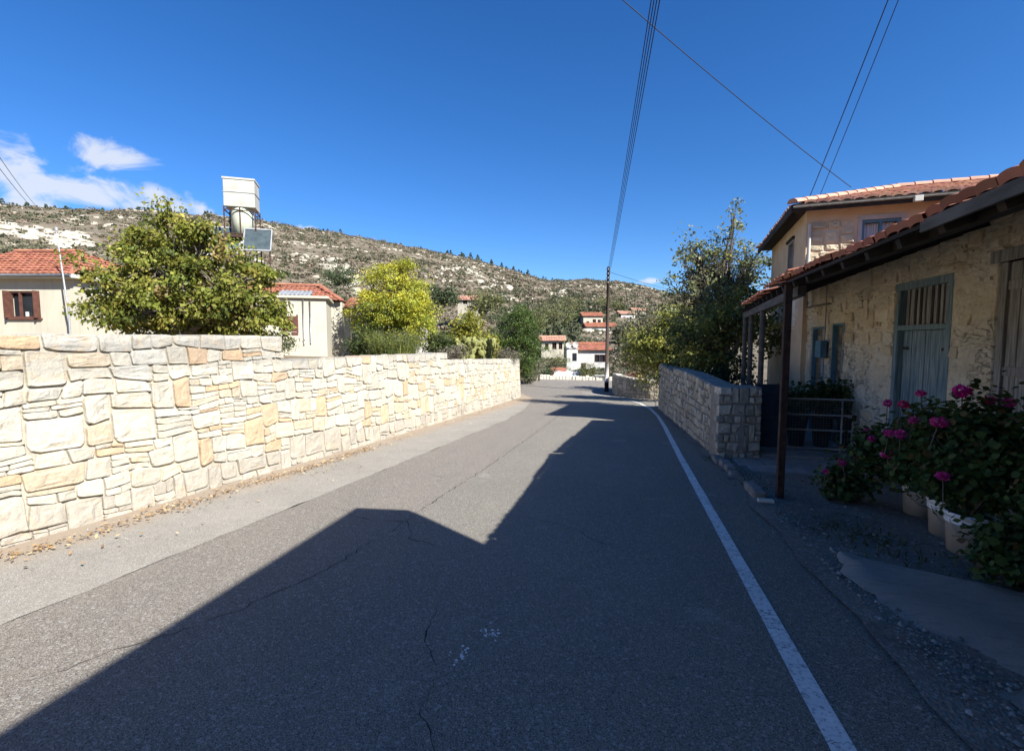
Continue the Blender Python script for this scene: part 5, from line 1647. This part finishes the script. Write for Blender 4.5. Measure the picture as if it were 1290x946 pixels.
# ------------------------------------------------------------------ village across the valley
def far_house(name, label, px, py_base, D, w, dep, h, wallm, roofm, wins, rot=0, roof_h=.9, gable=False):
    """py_base: picture height of the wall foot; windows (x, z, w, h)"""
    c = at(px, py_base, D); z0 = c.z
    t = thing(name, label, 'house', (c.x, c.y, z0), YAW + R(rot))
    mb = MB(); ops = [(x, x + ww, z, z + hh) for (x, z, ww, hh) in wins]
    wall_panel(mb, (-w / 2, 0, 0), (1, 0, 0), w, -3.0, h, .3, ops, (0, 1, 0)); mb.box(-w / 2, -w / 2 + .3, .302, dep, -3, h); mb.box(w / 2 - .3, w / 2, .302, dep, -3, h); mb.box(-w / 2 + .3, w / 2 - .3, dep - .3, dep, -3, h)
    mb.build('wall', M[wallm], t, world=False)
    for (x, z, ww, hh) in wins:
        mb = MB(); x -= w / 2
        mb.box(x, x + .08, .06, .14, z, z + hh); mb.box(x + ww - .08, x + ww, .06, .14, z, z + hh); mb.box(x + .08, x + ww - .08, .06, .14, z + hh - .08, z + hh); mb.box(x + ww / 2 - .03, x + ww / 2 + .03, .06, .14, z, z + hh - .08)
        f = mb.build('window', M['brown'], t, world=False)
        mb = MB(); mb.box(x, x + ww, .2, .24, z, z + hh); mb.build('pane', M['glass'], f, world=False)
    mb = MB(); ov = .35; half = dep / 2 + ov; n_ = math.hypot(half, roof_h)
    tile_roof(mb, (-w / 2 - ov, -ov, h), (1, 0, 0), (0, half, roof_h), w + 2 * ov, n_, per=.35, row=.5)
    tile_roof(mb, (-w / 2 - ov, dep + ov, h), (1, 0, 0), (0, -half, roof_h), w + 2 * ov, n_, per=.35, row=.5)
    ridge_tiles(mb, (-w / 2 - ov, dep / 2, h + roof_h + .03), (w / 2 + ov, dep / 2, h + roof_h + .03), .16)
    for sx in (-w / 2 - ov * .2, w / 2 + ov * .2): mb.add([(sx, 0, h - .01), (sx, dep, h - .01), (sx, dep / 2, h + roof_h - .05)], [(0, 1, 2)], (1.3, 2.2, 2.6))
    mb.add([(-w / 2 - ov, -ov, h - .02), (w / 2 + ov, -ov, h - .02), (w / 2 + ov, dep + ov, h - .02), (-w / 2 - ov, dep + ov, h - .02)], [(3, 2, 1, 0)], (.5, .8, .8))
    mb.build('roof', M[roofm], t, world=False)
    return t


far_house('village_house', 'upper tier pale house with red roof and dark arched windows on the far slope', 747, 413, 112, 4.6, 4, 2.7, 'cream', 'tile', [(.7, .8, .7, .7), (2.2, .3, .8, 1.7), (3.4, .5, .75, 1.4)], 4)
far_house('village_house', 'lower tier long red roof with white wall just below the upper house', 758, 423.5, 105, 6.6, 4, 2.0, 'white', 'tile', [(1.2, .3, .8, 1.1), (4.6, .3, .8, 1.1)], 4)
far_house('village_house', 'cream house with two dark windows and faded red roof, left of the satellite dishes', 696, 445, 66, 3.1, 4, 1.7, 'cream', 'tile_pink', [(.5, .55, .5, .75), (1.5, .55, .6, .9), (2.4, .55, .5, .9)], -3, .6)
far_house('village_house', 'long grey and white house with bright red roof left of the pole base', 747, 466, 56, 3.7, 5, 2.3, 'greyrender', 'tile', [(2.0, .9, 1.3, .9), (.4, .1, .6, .7)], 3, .8)
far_house('village_house', 'small white house high on the slope right of the pole', 791, 407, 130, 4.0, 4, 2.4, 'white', 'tile_pink', [(.6, .8, .7, .9), (2.4, .8, .7, .9)], 10, .8)
far_house('village_house', 'house with brownish red roof peeping out over the small yellowish tree', 588, 388, 88, 3.4, 4, 1.4, 'cream', 'tile_pink', [(1.0, .7, .8, 1.0)], -6, .9)
far_house('village_house', 'faded house behind the yellow green tree on the far right slope', 806, 400, 134, 3.6, 4, 1.9, 'cream', 'tile_pink', [(1, .6, .7, .8)], 0, .8)


def dish_house():
    c = at(721, 458, 55); t = thing('white_outbuilding', 'narrow white outbuilding with two round satellite dishes on top', 'building', (c.x, c.y, c.z), YAW)
    mb = MB(); wall_panel(mb, (-.65, 0, 0), (1, 0, 0), 1.3, -3, 2.0, .2, [(.55, .2, 1.0, 0)], (0, 1, 0)) if False else mb.box(-.65, .62, 0, 1.6, -3, 1.7)
    mb.build('wall', M['white'], t, world=False)
    mb = MB(); mb.box(-.72, .7, -.08, 1.7, 1.702, 1.8); mb.build('roof_slab', M['white'], t, world=False)
    mb = MB(); mb.box(0, .5, -.02, .05, .3, 1.2); mb.build('window', M['glass'], t, world=False)
    for (x, z) in ((-.45, 2.1), (.32, 2.15)):
        o = thing('satellite_dish', 'round white satellite dish, %s one on the white outbuilding' % ('left' if x < 0 else 'right'), 'satellite dish', Vector((c.x, c.y, c.z)) + RT * x + Vector((0, 0, 1.8)), YAW, 'satellite dishes')
        mb = MB(); n = 18; V = [(0, -.12, z - 1.75)]
        for r_, dy in ((.16, -.15), (.34, -.22)):
            for k in range(n): a = 2 * math.pi * k / n; V.append((r_ * math.cos(a), dy, z - 1.75 + r_ * math.sin(a)))
        F = [(0, 1 + k, 1 + (k + 1) % n) for k in range(n)] + [(1 + k, 1 + n + k, 1 + n + (k + 1) % n, 1 + (k + 1) % n) for k in range(n)]
        mb.add(V, F); mb.build('reflector', M['white'], o, world=False, smooth=True)
        mb = MB(); mb.tube([(0, .0, 0), (0, -.02, z - 1.75), (0, -.12, z - 1.75)], .025, 6); mb.tube([(0, -.18, z - 2.05), (0, -.55, z - 1.75)], .012, 5); mb.build('mount', M['galv'], o, world=False)


dish_house()

# low wall, fence and things beyond the bend
mb = MB(); rg = random.Random(9)
for k in range(34):
    x = -10.5 + k * .29; y = 41.8 + rg.uniform(-.05, .05); z = zroad(42); mb.box(x, x + .27, y, y + .3, z - .1, z + .36 + rg.uniform(-.06, .06))
o = mb.build('roadside_wall', M['stonewhite'], loc=(-6, 42, zroad(42)), bevel=.04); tag(o, 'low pale stone kerb wall along the far side of the bend', 'low wall')
c0 = at(698, 477.5, 44); c1 = at(737, 477.5, 44)
t = thing('tarp_fence', 'white tarpaulin stretched on posts as a fence beyond the bend', 'fence', (c0.x, c0.y, zroad(44)))
mb = MB(); rows = []
for k in range(25):
    p = c0.lerp(c1, k / 24); rows.append([(p.x, p.y + .06 * math.sin(k * 1.1), c0.z + .06 + .03 * math.sin(k * .8)), (p.x, p.y + .03 * math.sin(k * .9 + 1), c0.z + .36), (p.x, p.y, c0.z + .72 + .03 * math.sin(k * .7))])
mb.strip(rows); mb.build('tarpaulin', M['tarp'], t)
for k in range(4):
    p = c0.lerp(c1, k / 3); mb = MB(); mb.tube([(p.x, p.y + .12, c0.z - .4), (p.x, p.y + .12, c0.z + .8)], .03, 6); mb.build('post', M['rust'], t)
c = at(704, 474, 46)
t = thing('rusty_shed', 'small rusty orange sheet metal lean to behind the white tarpaulin', 'shed', (c.x, c.y, c.z - .5), YAW)
mb = MB(); mb.box(-.62, .62, 0, .9, 0, 1.0); mb.build('wall', M['orange'], t, world=False)
mb = MB(); mb.add([(-.75, -.15, .98), (.75, -.15, .98), (.75, 1.0, 1.25), (-.75, 1.0, 1.25), (-.75, -.15, 1.02), (.75, -.15, 1.02), (.75, 1.0, 1.29), (-.75, 1.0, 1.29)], [(3, 2, 1, 0), (4, 5, 6, 7), (0, 1, 5, 4), (1, 2, 6, 5), (2, 3, 7, 6), (3, 0, 4, 7)]); mb.build('roof', M['tile'], t, world=False)
c = at(679, 481, 41); mb = MB(); mb.tube([(c.x, c.y, c.z - .2), (c.x, c.y, c.z + 2.0)], [.09, .07], 8)
o = mb.build('wooden_post', M['polewood'], loc=(c.x, c.y, c.z)); tag(o, 'short dark wooden post at the planted corner beyond the wall end', 'post')
c = at(757, 483, 42); t = thing('bench', 'small pale bench in front of the low kerb wall, left of the pole', 'bench', (c.x, c.y - .6, zroad(42)))
mb = MB(); mb.box(c.x - .5, c.x + .5, c.y - .8, c.y - .45, zroad(42) + .40, zroad(42) + .46); mb.build('seat', M['white'], t)
for dx in (-.4, .34): mb = MB(); mb.box(c.x + dx, c.x + dx + .06, c.y - .76, c.y - .5, zroad(42), zroad(42) + .40); mb.build('leg', M['greywood'], t)

VT = [(668, 476, 39, 1.0, 1.9, 'silvery green olive tree right beside the end of the left wall', 0), (664, 480, 38, .7, .9, 'low grey green shrub in front of the silvery olive tree', 0), (700, 474, 50, 1.6, 2.9, 'green round tree below the cream house with two windows', 1),
      (740, 479, 43.5, .8, 1.6, 'upright green shrub at the right end of the white tarpaulin', 1), (755, 478, 44, .75, .8, 'grey green rounded shrub beside the small bench', 0), (690, 480, 44, .7, 1.5, 'dark blue green conifer left of the tarpaulin', 2),
      (709, 434, 95, 2.6, 2.6, 'pale olive tree on the slope below the two tier house', 0), (738, 436, 88, 1.7, 1.5, 'round olive tree between the red roofs', 0), (718, 416, 118, 2.6, 5.0, 'dark tree left of the upper tier house', 2),
      (700, 416, 105, 4.0, 6.5, 'bushy olive green tree above the cream house', 1), (786, 432, 85, 2.2, 3.6, 'brownish green tree behind the utility pole', 0), (690, 405, 125, 4.0, 6.5, 'grey olive tree on the wooded slope above the dark green tree', 0),
      (715, 398, 140, 4.2, 6.0, 'wide olive tree in the wooded slope left of the upper house', 1), (775, 402, 140, 4.2, 6.0, 'green tree between the pole and the small white house', 1), (757, 395, 150, 4.0, 4.5, 'tree behind the roof of the upper tier house', 1),
      (670, 418, 90, 3.2, 5.0, 'dull green tree peeping out right of the dark green tree', 1), (428, 358, 95, 3.2, 3.6, 'round dark olive tree on the hillside left of the yellow tree', 2), (815, 425, 70, 3, 4.5, 'olive tree behind the yellow green tree at right', 0),
      (560, 385, 75, 2.6, 3.5, 'dark green tree behind the small yellowish tree', 2), (612, 395, 80, 2.8, 4, 'olive green tree left of the dark green tree top', 1), (20, 335, 60, 3.2, 3.2, 'grey green bushy tree behind the bungalow roof', 0), (160, 345, 55, 3.0, 3.0, 'dull bushy tree behind the walnut tree', 0)]
PAL = [[(.13, .13, .08), (.17, .165, .10), (.11, .11, .06)], [(.095, .11, .04), (.13, .14, .05), (.16, .15, .06)], [(.05, .07, .03), (.07, .09, .04)]]
for i, (px, py, D, w, h, lab, k) in enumerate(VT):
    c = at(px, py, D); z = c.z
    sz = .10 if D < 60 else .3
    make_tree('olive_tree' if k == 0 else 'green_tree', lab, 'tree', (c.x, c.y, z - .1), [((0, 0, h * .58), (w, w, h * .45)), ((w * .4, 0, h * .45), (w * .7, w * .7, h * .35)), ((-w * .4, 0, h * .4), (w * .7, w * .7, h * .35)), ((0, 0, h * .25), (w * .8, w * .8, h * .25))],
              nclump=90, per=34, rc=.16 * w, leaf=sz * (1 if D < 60 else 1.0), cols=PAL[k], weights=[1] * len(PAL[k]), trunk_r=.05 * w + .03, seed=200 + i, lm='leafdull', twig=.2, clump_tone=.35)


# scrub over the hillside: nobody could count it
def scrub():
    rng = np.random.default_rng(77); Vs = []; Cs = []
    cols = np.array([(.095, .085, .052), (.125, .10, .068), (.155, .118, .085), (.06, .066, .036), (.165, .14, .10), (.048, .056, .028)])
    n = 0
    while n < 18500:
        ph = R(rng.uniform(-50, 22)); u = rng.random(); r = 62 + 330 * u ** .75
        if n < 2400: ph = R(rng.uniform(-7, 22)); r = rng.uniform(47, 125)
        a = ph - YAW; x, y = r * math.sin(a), r * math.cos(a)
        if x > -60 and y < 44: continue
        z = terrain(x, y)
        den = .68 + .75 * fbm(x / 35, y / 35, 13)
        wood = max(0, 1 - abs(math.degrees(ph) - 6) / 12) * max(0, 1 - max(0, r - 110) / 130)
        if rng.random() > den + wood: continue
        s = rng.uniform(.35, 1.15) * (1 + 1.3 * (rng.random() < .09)) + 1.9 * wood * rng.random()
        if n < 2400: s = rng.uniform(.15, .42) * (1 + r / 160)
        hx = 645 + 600 * math.tan(ph)
        if (724 < hx < 785 and 70 < r < 113) or (676 < hx < 732 and r < 68) or (778 < hx < 815 and 100 < r < 135): s = min(s, .3)
        big = s > 1.3
        if r > 300: s *= .95
        m = 60 if big else 18; d = rng.normal(size=(m, 3)); d /= np.linalg.norm(d, axis=1)[:, None]; d[:, 2] = np.abs(d[:, 2])
        c = np.array((x, y, z - .1 * s)) + d * np.array((s, s, s * .85)) * rng.uniform(.6, 1, m)[:, None]
        V, C = leaves(c, s * (.27 if big else .62), rng, [cols[rng.integers(6) if rng.random() > wood else 3 + 2 * rng.integers(2)]], [1], .25, 0, d * .5, .3, 1.3)
        Vs.append(V); Cs.append(C * rng.uniform(1.0, 1.45)); n += 1
    # pines along the crest
    for k in range(70):
        px = rng.uniform(560, 700) if k < 30 else rng.uniform(0, 560)
        py = interp(px, SKY); ph = math.atan((px - 645) / 600); RR = 330 + 60 * math.sin(ph * 2.1 + 1); r = RR * rng.uniform(.93, 1.0)
        a = ph - YAW; x, y = r * math.sin(a), r * math.cos(a); z = terrain(x, y); h = rng.uniform(1.4, 4.4) if k < 30 else rng.uniform(1.5, 3.2); m = 60
        t = rng.random(m); th = rng.uniform(0, 6.28, m); rad = (1 - t) * h * .33 + .2
        c = np.stack([x + rad * np.cos(th), y + rad * np.sin(th), z + t * h], 1)
        V, C = leaves(c, h * .3, rng, [(.05, .07, .035)], [1], .2, 0, None, .3, 1.0); Vs.append(V); Cs.append(C)
    V = np.concatenate(Vs); C = np.concatenate(Cs)
    struct(np_mesh('hillside_scrub', V, np.arange(len(V)).reshape(-1, 4), C, M['scrub']), 'stuff')


scrub()


def rocks():
    rng = np.random.default_rng(19); V = []; F = []; C = []; n = 0
    while n < 1150:
        ph = R(rng.uniform(-50, 20)); r = 80 + 300 * rng.random() ** .7; a = ph - YAW; x, y = r * math.sin(a), r * math.cos(a); z = terrain(x, y)
        band = fbm(x / 40, y / 40, z / 5) + .35 * fbm(x / 9, y / 9, z / 2)
        if band < .22: continue
        L = rng.uniform(.25, 1.2) * (1.5 if rng.random() < .15 else 1); W = rng.uniform(.3, .7); H = rng.uniform(.15, .55)
        t = a + math.pi / 2 + rng.normal(0, .4); ux, uy = math.sin(t), math.cos(t); b = len(V); k = rng.uniform(.75, 1.15)
        for (p, q, w) in ((-1, -1, -.6), (1, -1, -.6), (1, 1, -.6), (-1, 1, -.6), (-.8, -.7, 1), (.75, -.8, .9), (.8, .7, 1), (-.7, .8, .8)):
            p *= L * rng.uniform(.7, 1.2); q *= W * rng.uniform(.7, 1.2); V.append((x + ux * p - uy * q, y + uy * p + ux * q, z + w * H * rng.uniform(.7, 1.2)))
        for f in ((4, 5, 6, 7), (0, 1, 5, 4), (1, 2, 6, 5), (2, 3, 7, 6), (3, 0, 4, 7)): F.append([b + i for i in f])
        C += [np.array((.37, .325, .25)) * k] * 8; n += 1
    # bare scarps
    for (xa, ya, xb, yb, th, m0) in ((0, 288, 112, 309, 4.5, 260), (405, 330, 450, 356, 8, 120), (555, 345, 645, 360, 11, 130), (250, 300, 330, 330, 8, 90), (690, 372, 712, 372, 4, 40)):
        for k in range(int(m0 * .55)):
            q = rng.random(); px = lerp(xa, xb, q); py = lerp(ya, yb, q) + rng.normal(0, th); d = FW + RT * ((px - 645) / 600) - UP * ((py - 473) / 600); t = 60.0
            while t < 420 and EYE + d.z * t > terrain(d.x * t, d.y * t): t += 3
            if t >= 420: continue
            x, y = d.x * t, d.y * t; z = terrain(x, y); b = len(V); L, W, H = rng.uniform(.5, 2.0), rng.uniform(.4, .9), rng.uniform(.2, .8); kk = rng.uniform(.8, 1.15)
            tt = math.atan2(x, y) + math.pi / 2 + rng.normal(0, .4); ux, uy = math.sin(tt), math.cos(tt)
            for (p, r_, w) in ((-1, -1, -.6), (1, -1, -.6), (1, 1, -.6), (-1, 1, -.6), (-.8, -.7, 1), (.75, -.8, .9), (.8, .7, 1), (-.7, .8, .8)):
                p *= L * rng.uniform(.7, 1.2); r_ *= W * rng.uniform(.7, 1.2); V.append((x + ux * p - uy * r_, y + uy * p + ux * r_, z + w * H * rng.uniform(.7, 1.2)))
            for f in ((4, 5, 6, 7), (0, 1, 5, 4), (1, 2, 6, 5), (2, 3, 7, 6), (3, 0, 4, 7)): F.append([b + i for i in f])
            C += [np.array((.38, .345, .275)) * kk] * 8
    struct(np_mesh('limestone_outcrops', np.array(V), np.array(F), np.array(C), M['rocks']), 'stuff')


M['rocks'] = stone_mat('weathered_outcrop', (1, 1, 1), .3, (.40, .33, .24))
rocks()

def gravel():
    rng = np.random.default_rng(41); V = []; F = []; C = []
    for i in range(4200):
        k = rng.random()
        if k < .55: y = rng.uniform(.8, 12); x = interp(y, RIGHT) + rng.normal(.02, .09)
        elif k < .8: y = rng.uniform(1, 4.7); x = interp(y, [(-2.5, 2.0), (0, 1.95), (2, 1.86), (3.4, 1.72), (4.1, 1.60), (4.6, 1.9)]) + rng.normal(-.02, .08)
        elif k < .93: y = rng.uniform(4.4, 7.5); x = rng.uniform(1.6, 2.9)
        else: y = rng.uniform(2, 20); x = interp(y, WALLX) + rng.uniform(.15, 1.2)
        s = min(.03, .004 + rng.exponential(.0045)); z = zroad(y) + .03 if x > 1.55 else zroad(y) + .008
        b = len(V); q = rng.uniform(.6, 1.3, 6) * s
        V += [(x + q[0], y, z), (x, y + q[1], z), (x - q[2], y, z), (x, y - q[3], z), (x + rng.normal(0, .3) * s, y, z + q[4] * .8)]
        F += [[b, b + 1, b + 4], [b + 1, b + 2, b + 4], [b + 2, b + 3, b + 4], [b + 3, b, b + 4]]
        C += [np.array((.30, .285, .25)) * rng.uniform(.4, 1.5)] * 5
    struct(np_mesh('loose_gravel', np.array(V), np.array(F), np.array(C), M['rocks']), 'stuff')


gravel()

# weeds at the verge edge
def weeds():
    rng = np.random.default_rng(5); V = []; C = []
    spots = [(1.75, 7.6, 40, .10), (1.5, 8.9, 60, .14), (2.25, 4.9, 160, .2), (2.1, 5.3, 120, .18), (1.45, 12, 60, .3), (1.3, 16, 60, .5), (1.68, 7.0, 40, .12)]
    for (x, y, n, s) in spots:
        for i in range(n):
            px, py = x + rng.normal(0, s), y + rng.normal(0, s * 1.5); z = zroad(py) + .02; h = rng.uniform(.012, .045); a = rng.uniform(0, 6.28); w = .006
            dx, dy = math.cos(a) * w, math.sin(a) * w; lx, ly = rng.normal(0, .03, 2)
            V += [(px - dx, py - dy, z), (px + dx, py + dy, z), (px + lx + dx, py + ly + dy, z + h), (px + lx - dx, py + ly - dy, z + h)]
            C += [np.array((.07, .085, .03)) * rng.uniform(.6, 1.3)] * 4
    V = np.array(V); struct(np_mesh('verge_weeds', V, np.arange(len(V)).reshape(-1, 4), np.array(C), M['leafdull']), 'stuff')


weeds()

# ------------------------------------------------------------------ light
SUN_AZ = 120.0; SUN_EL = 38.0       # azimuth clockwise from +Y
sd = Vector((math.sin(R(SUN_AZ)) * math.cos(R(SUN_EL)), math.cos(R(SUN_AZ)) * math.cos(R(SUN_EL)), math.sin(R(SUN_EL))))
sl = bpy.data.lights.new('sun', 'SUN'); sl.energy = 5.0; sl.angle = R(.53); sl.color = (1, .98, .945)
so = bpy.data.objects.new('sun', sl); COL.objects.link(so); so.rotation_euler = (-sd).to_track_quat('-Z', 'Y').to_euler(); so.location = (20, -15, 30)

w = bpy.data.worlds.new('World'); S.world = w; w.use_nodes = True
nt = w.node_tree; bg = nt.nodes['Background']
sky = nt.nodes.new('ShaderNodeTexSky'); sky.sky_type = 'NISHITA'; sky.sun_disc = False
sky.sun_elevation = R(SUN_EL); sky.sun_rotation = R(SUN_AZ); sky.altitude = 600; sky.air_density = 1.0; sky.dust_density = .15; sky.ozone_density = 4.0
hs = nt.nodes.new('ShaderNodeHueSaturation'); hs.inputs['Saturation'].default_value = 1.25
nt.links.new(sky.outputs[0], hs.inputs['Color'])
tint = nt.nodes.new('ShaderNodeMix'); tint.data_type = 'RGBA'; tint.blend_type = 'MULTIPLY'; tint.inputs[0].default_value = 1
nt.links.new(hs.outputs[0], tint.inputs[6]); tint.inputs[7].default_value = (.95, 1.08, 1.33, 1)
# a few fair weather clouds low on the left
tc = nt.nodes.new('ShaderNodeTexCoord')


def wn(typ): return nt.nodes.new(typ)


prev = None
for (px, py, rx, rz) in ((5, 222, .13, .06), (80, 234, .13, .045), (150, 244, .12, .034), (148, 200, .085, .03), (185, 258, .09, .028), (40, 262, .10, .03), (228, 262, .06, .02), (385, 288, .03, .010), (822, 354, .035, .010)):
    d = (at(px, py, 1) - CAM).normalized()
    s = wn('ShaderNodeVectorMath'); s.operation = 'SUBTRACT'; nt.links.new(tc.outputs['Generated'], s.inputs[0]); s.inputs[1].default_value = d
    m = wn('ShaderNodeVectorMath'); m.operation = 'MULTIPLY'; nt.links.new(s.outputs[0], m.inputs[0]); m.inputs[1].default_value = (1 / rx, 1 / rx, 1 / rz)
    ln = wn('ShaderNodeVectorMath'); ln.operation = 'LENGTH'; nt.links.new(m.outputs[0], ln.inputs[0])
    r = wn('ShaderNodeMapRange'); nt.links.new(ln.outputs['Value'], r.inputs[0]); r.inputs[1].default_value = 0; r.inputs[2].default_value = 1.25; r.inputs[3].default_value = 1; r.inputs[4].default_value = 0
    if prev is None: prev = r.outputs[0]
    else:
        mx = wn('ShaderNodeMath'); mx.operation = 'MAXIMUM'; nt.links.new(prev, mx.inputs[0]); nt.links.new(r.outputs[0], mx.inputs[1]); prev = mx.outputs[0]
nz = wn('ShaderNodeTexNoise'); nz.inputs['Scale'].default_value = 11; nz.inputs['Detail'].default_value = 9; nz.inputs['Roughness'].default_value = .6; nz.inputs['Distortion'].default_value = .5
mp = wn('ShaderNodeMapping'); mp.inputs['Scale'].default_value = (1, 1, 1.9); nt.links.new(tc.outputs['Generated'], mp.inputs[0]); nt.links.new(mp.outputs[0], nz.inputs['Vector'])
ad = wn('ShaderNodeMath'); ad.operation = 'MULTIPLY_ADD'; nt.links.new(nz.outputs['Fac'], ad.inputs[0]); ad.inputs[1].default_value = 2.9; ad.inputs[2].default_value = -1.5
a2 = wn('ShaderNodeMath'); a2.operation = 'ADD'; nt.links.new(ad.outputs[0], a2.inputs[0]); nt.links.new(prev, a2.inputs[1])
cm = wn('ShaderNodeMapRange'); cm.interpolation_type = 'SMOOTHSTEP'; nt.links.new(a2.outputs[0], cm.inputs[0]); cm.inputs[1].default_value = .36; cm.inputs[2].default_value = 1.0
gate_ = wn('ShaderNodeMath'); gate_.operation = 'MULTIPLY'; nt.links.new(cm.outputs[0], gate_.inputs[0]); g2 = wn('ShaderNodeMapRange'); nt.links.new(prev, g2.inputs[0]); g2.inputs[2].default_value = .25
nt.links.new(g2.outputs[0], gate_.inputs[1])
fm = wn('ShaderNodeMath'); fm.operation = 'MULTIPLY'; nt.links.new(gate_.outputs[0], fm.inputs[0]); fm.inputs[1].default_value = .85
mixc = wn('ShaderNodeMix'); mixc.data_type = 'RGBA'; nt.links.new(fm.outputs[0], mixc.inputs[0]); nt.links.new(tint.outputs[2], mixc.inputs[6]); mixc.inputs[7].default_value = (6.2, 6.6, 7.4, 1)
nt.links.new(mixc.outputs[2], bg.inputs['Color']); bg.inputs['Strength'].default_value = .055

# ------------------------------------------------------------------ camera and colour
cd = bpy.data.cameras.new('camera'); cd.sensor_width = 36; cd.lens = 36 * 600 / 1290; cd.clip_end = 3000; cd.clip_start = .05
co = bpy.data.objects.new('camera', cd); COL.objects.link(co); co.location = CAM
co.rotation_euler = FW.to_track_quat('-Z', 'Y').to_euler(); S.camera = co
S.view_settings.view_transform = 'Standard'; S.view_settings.look = 'None'; S.view_settings.gamma = 1; S.view_settings.exposure = 1.25
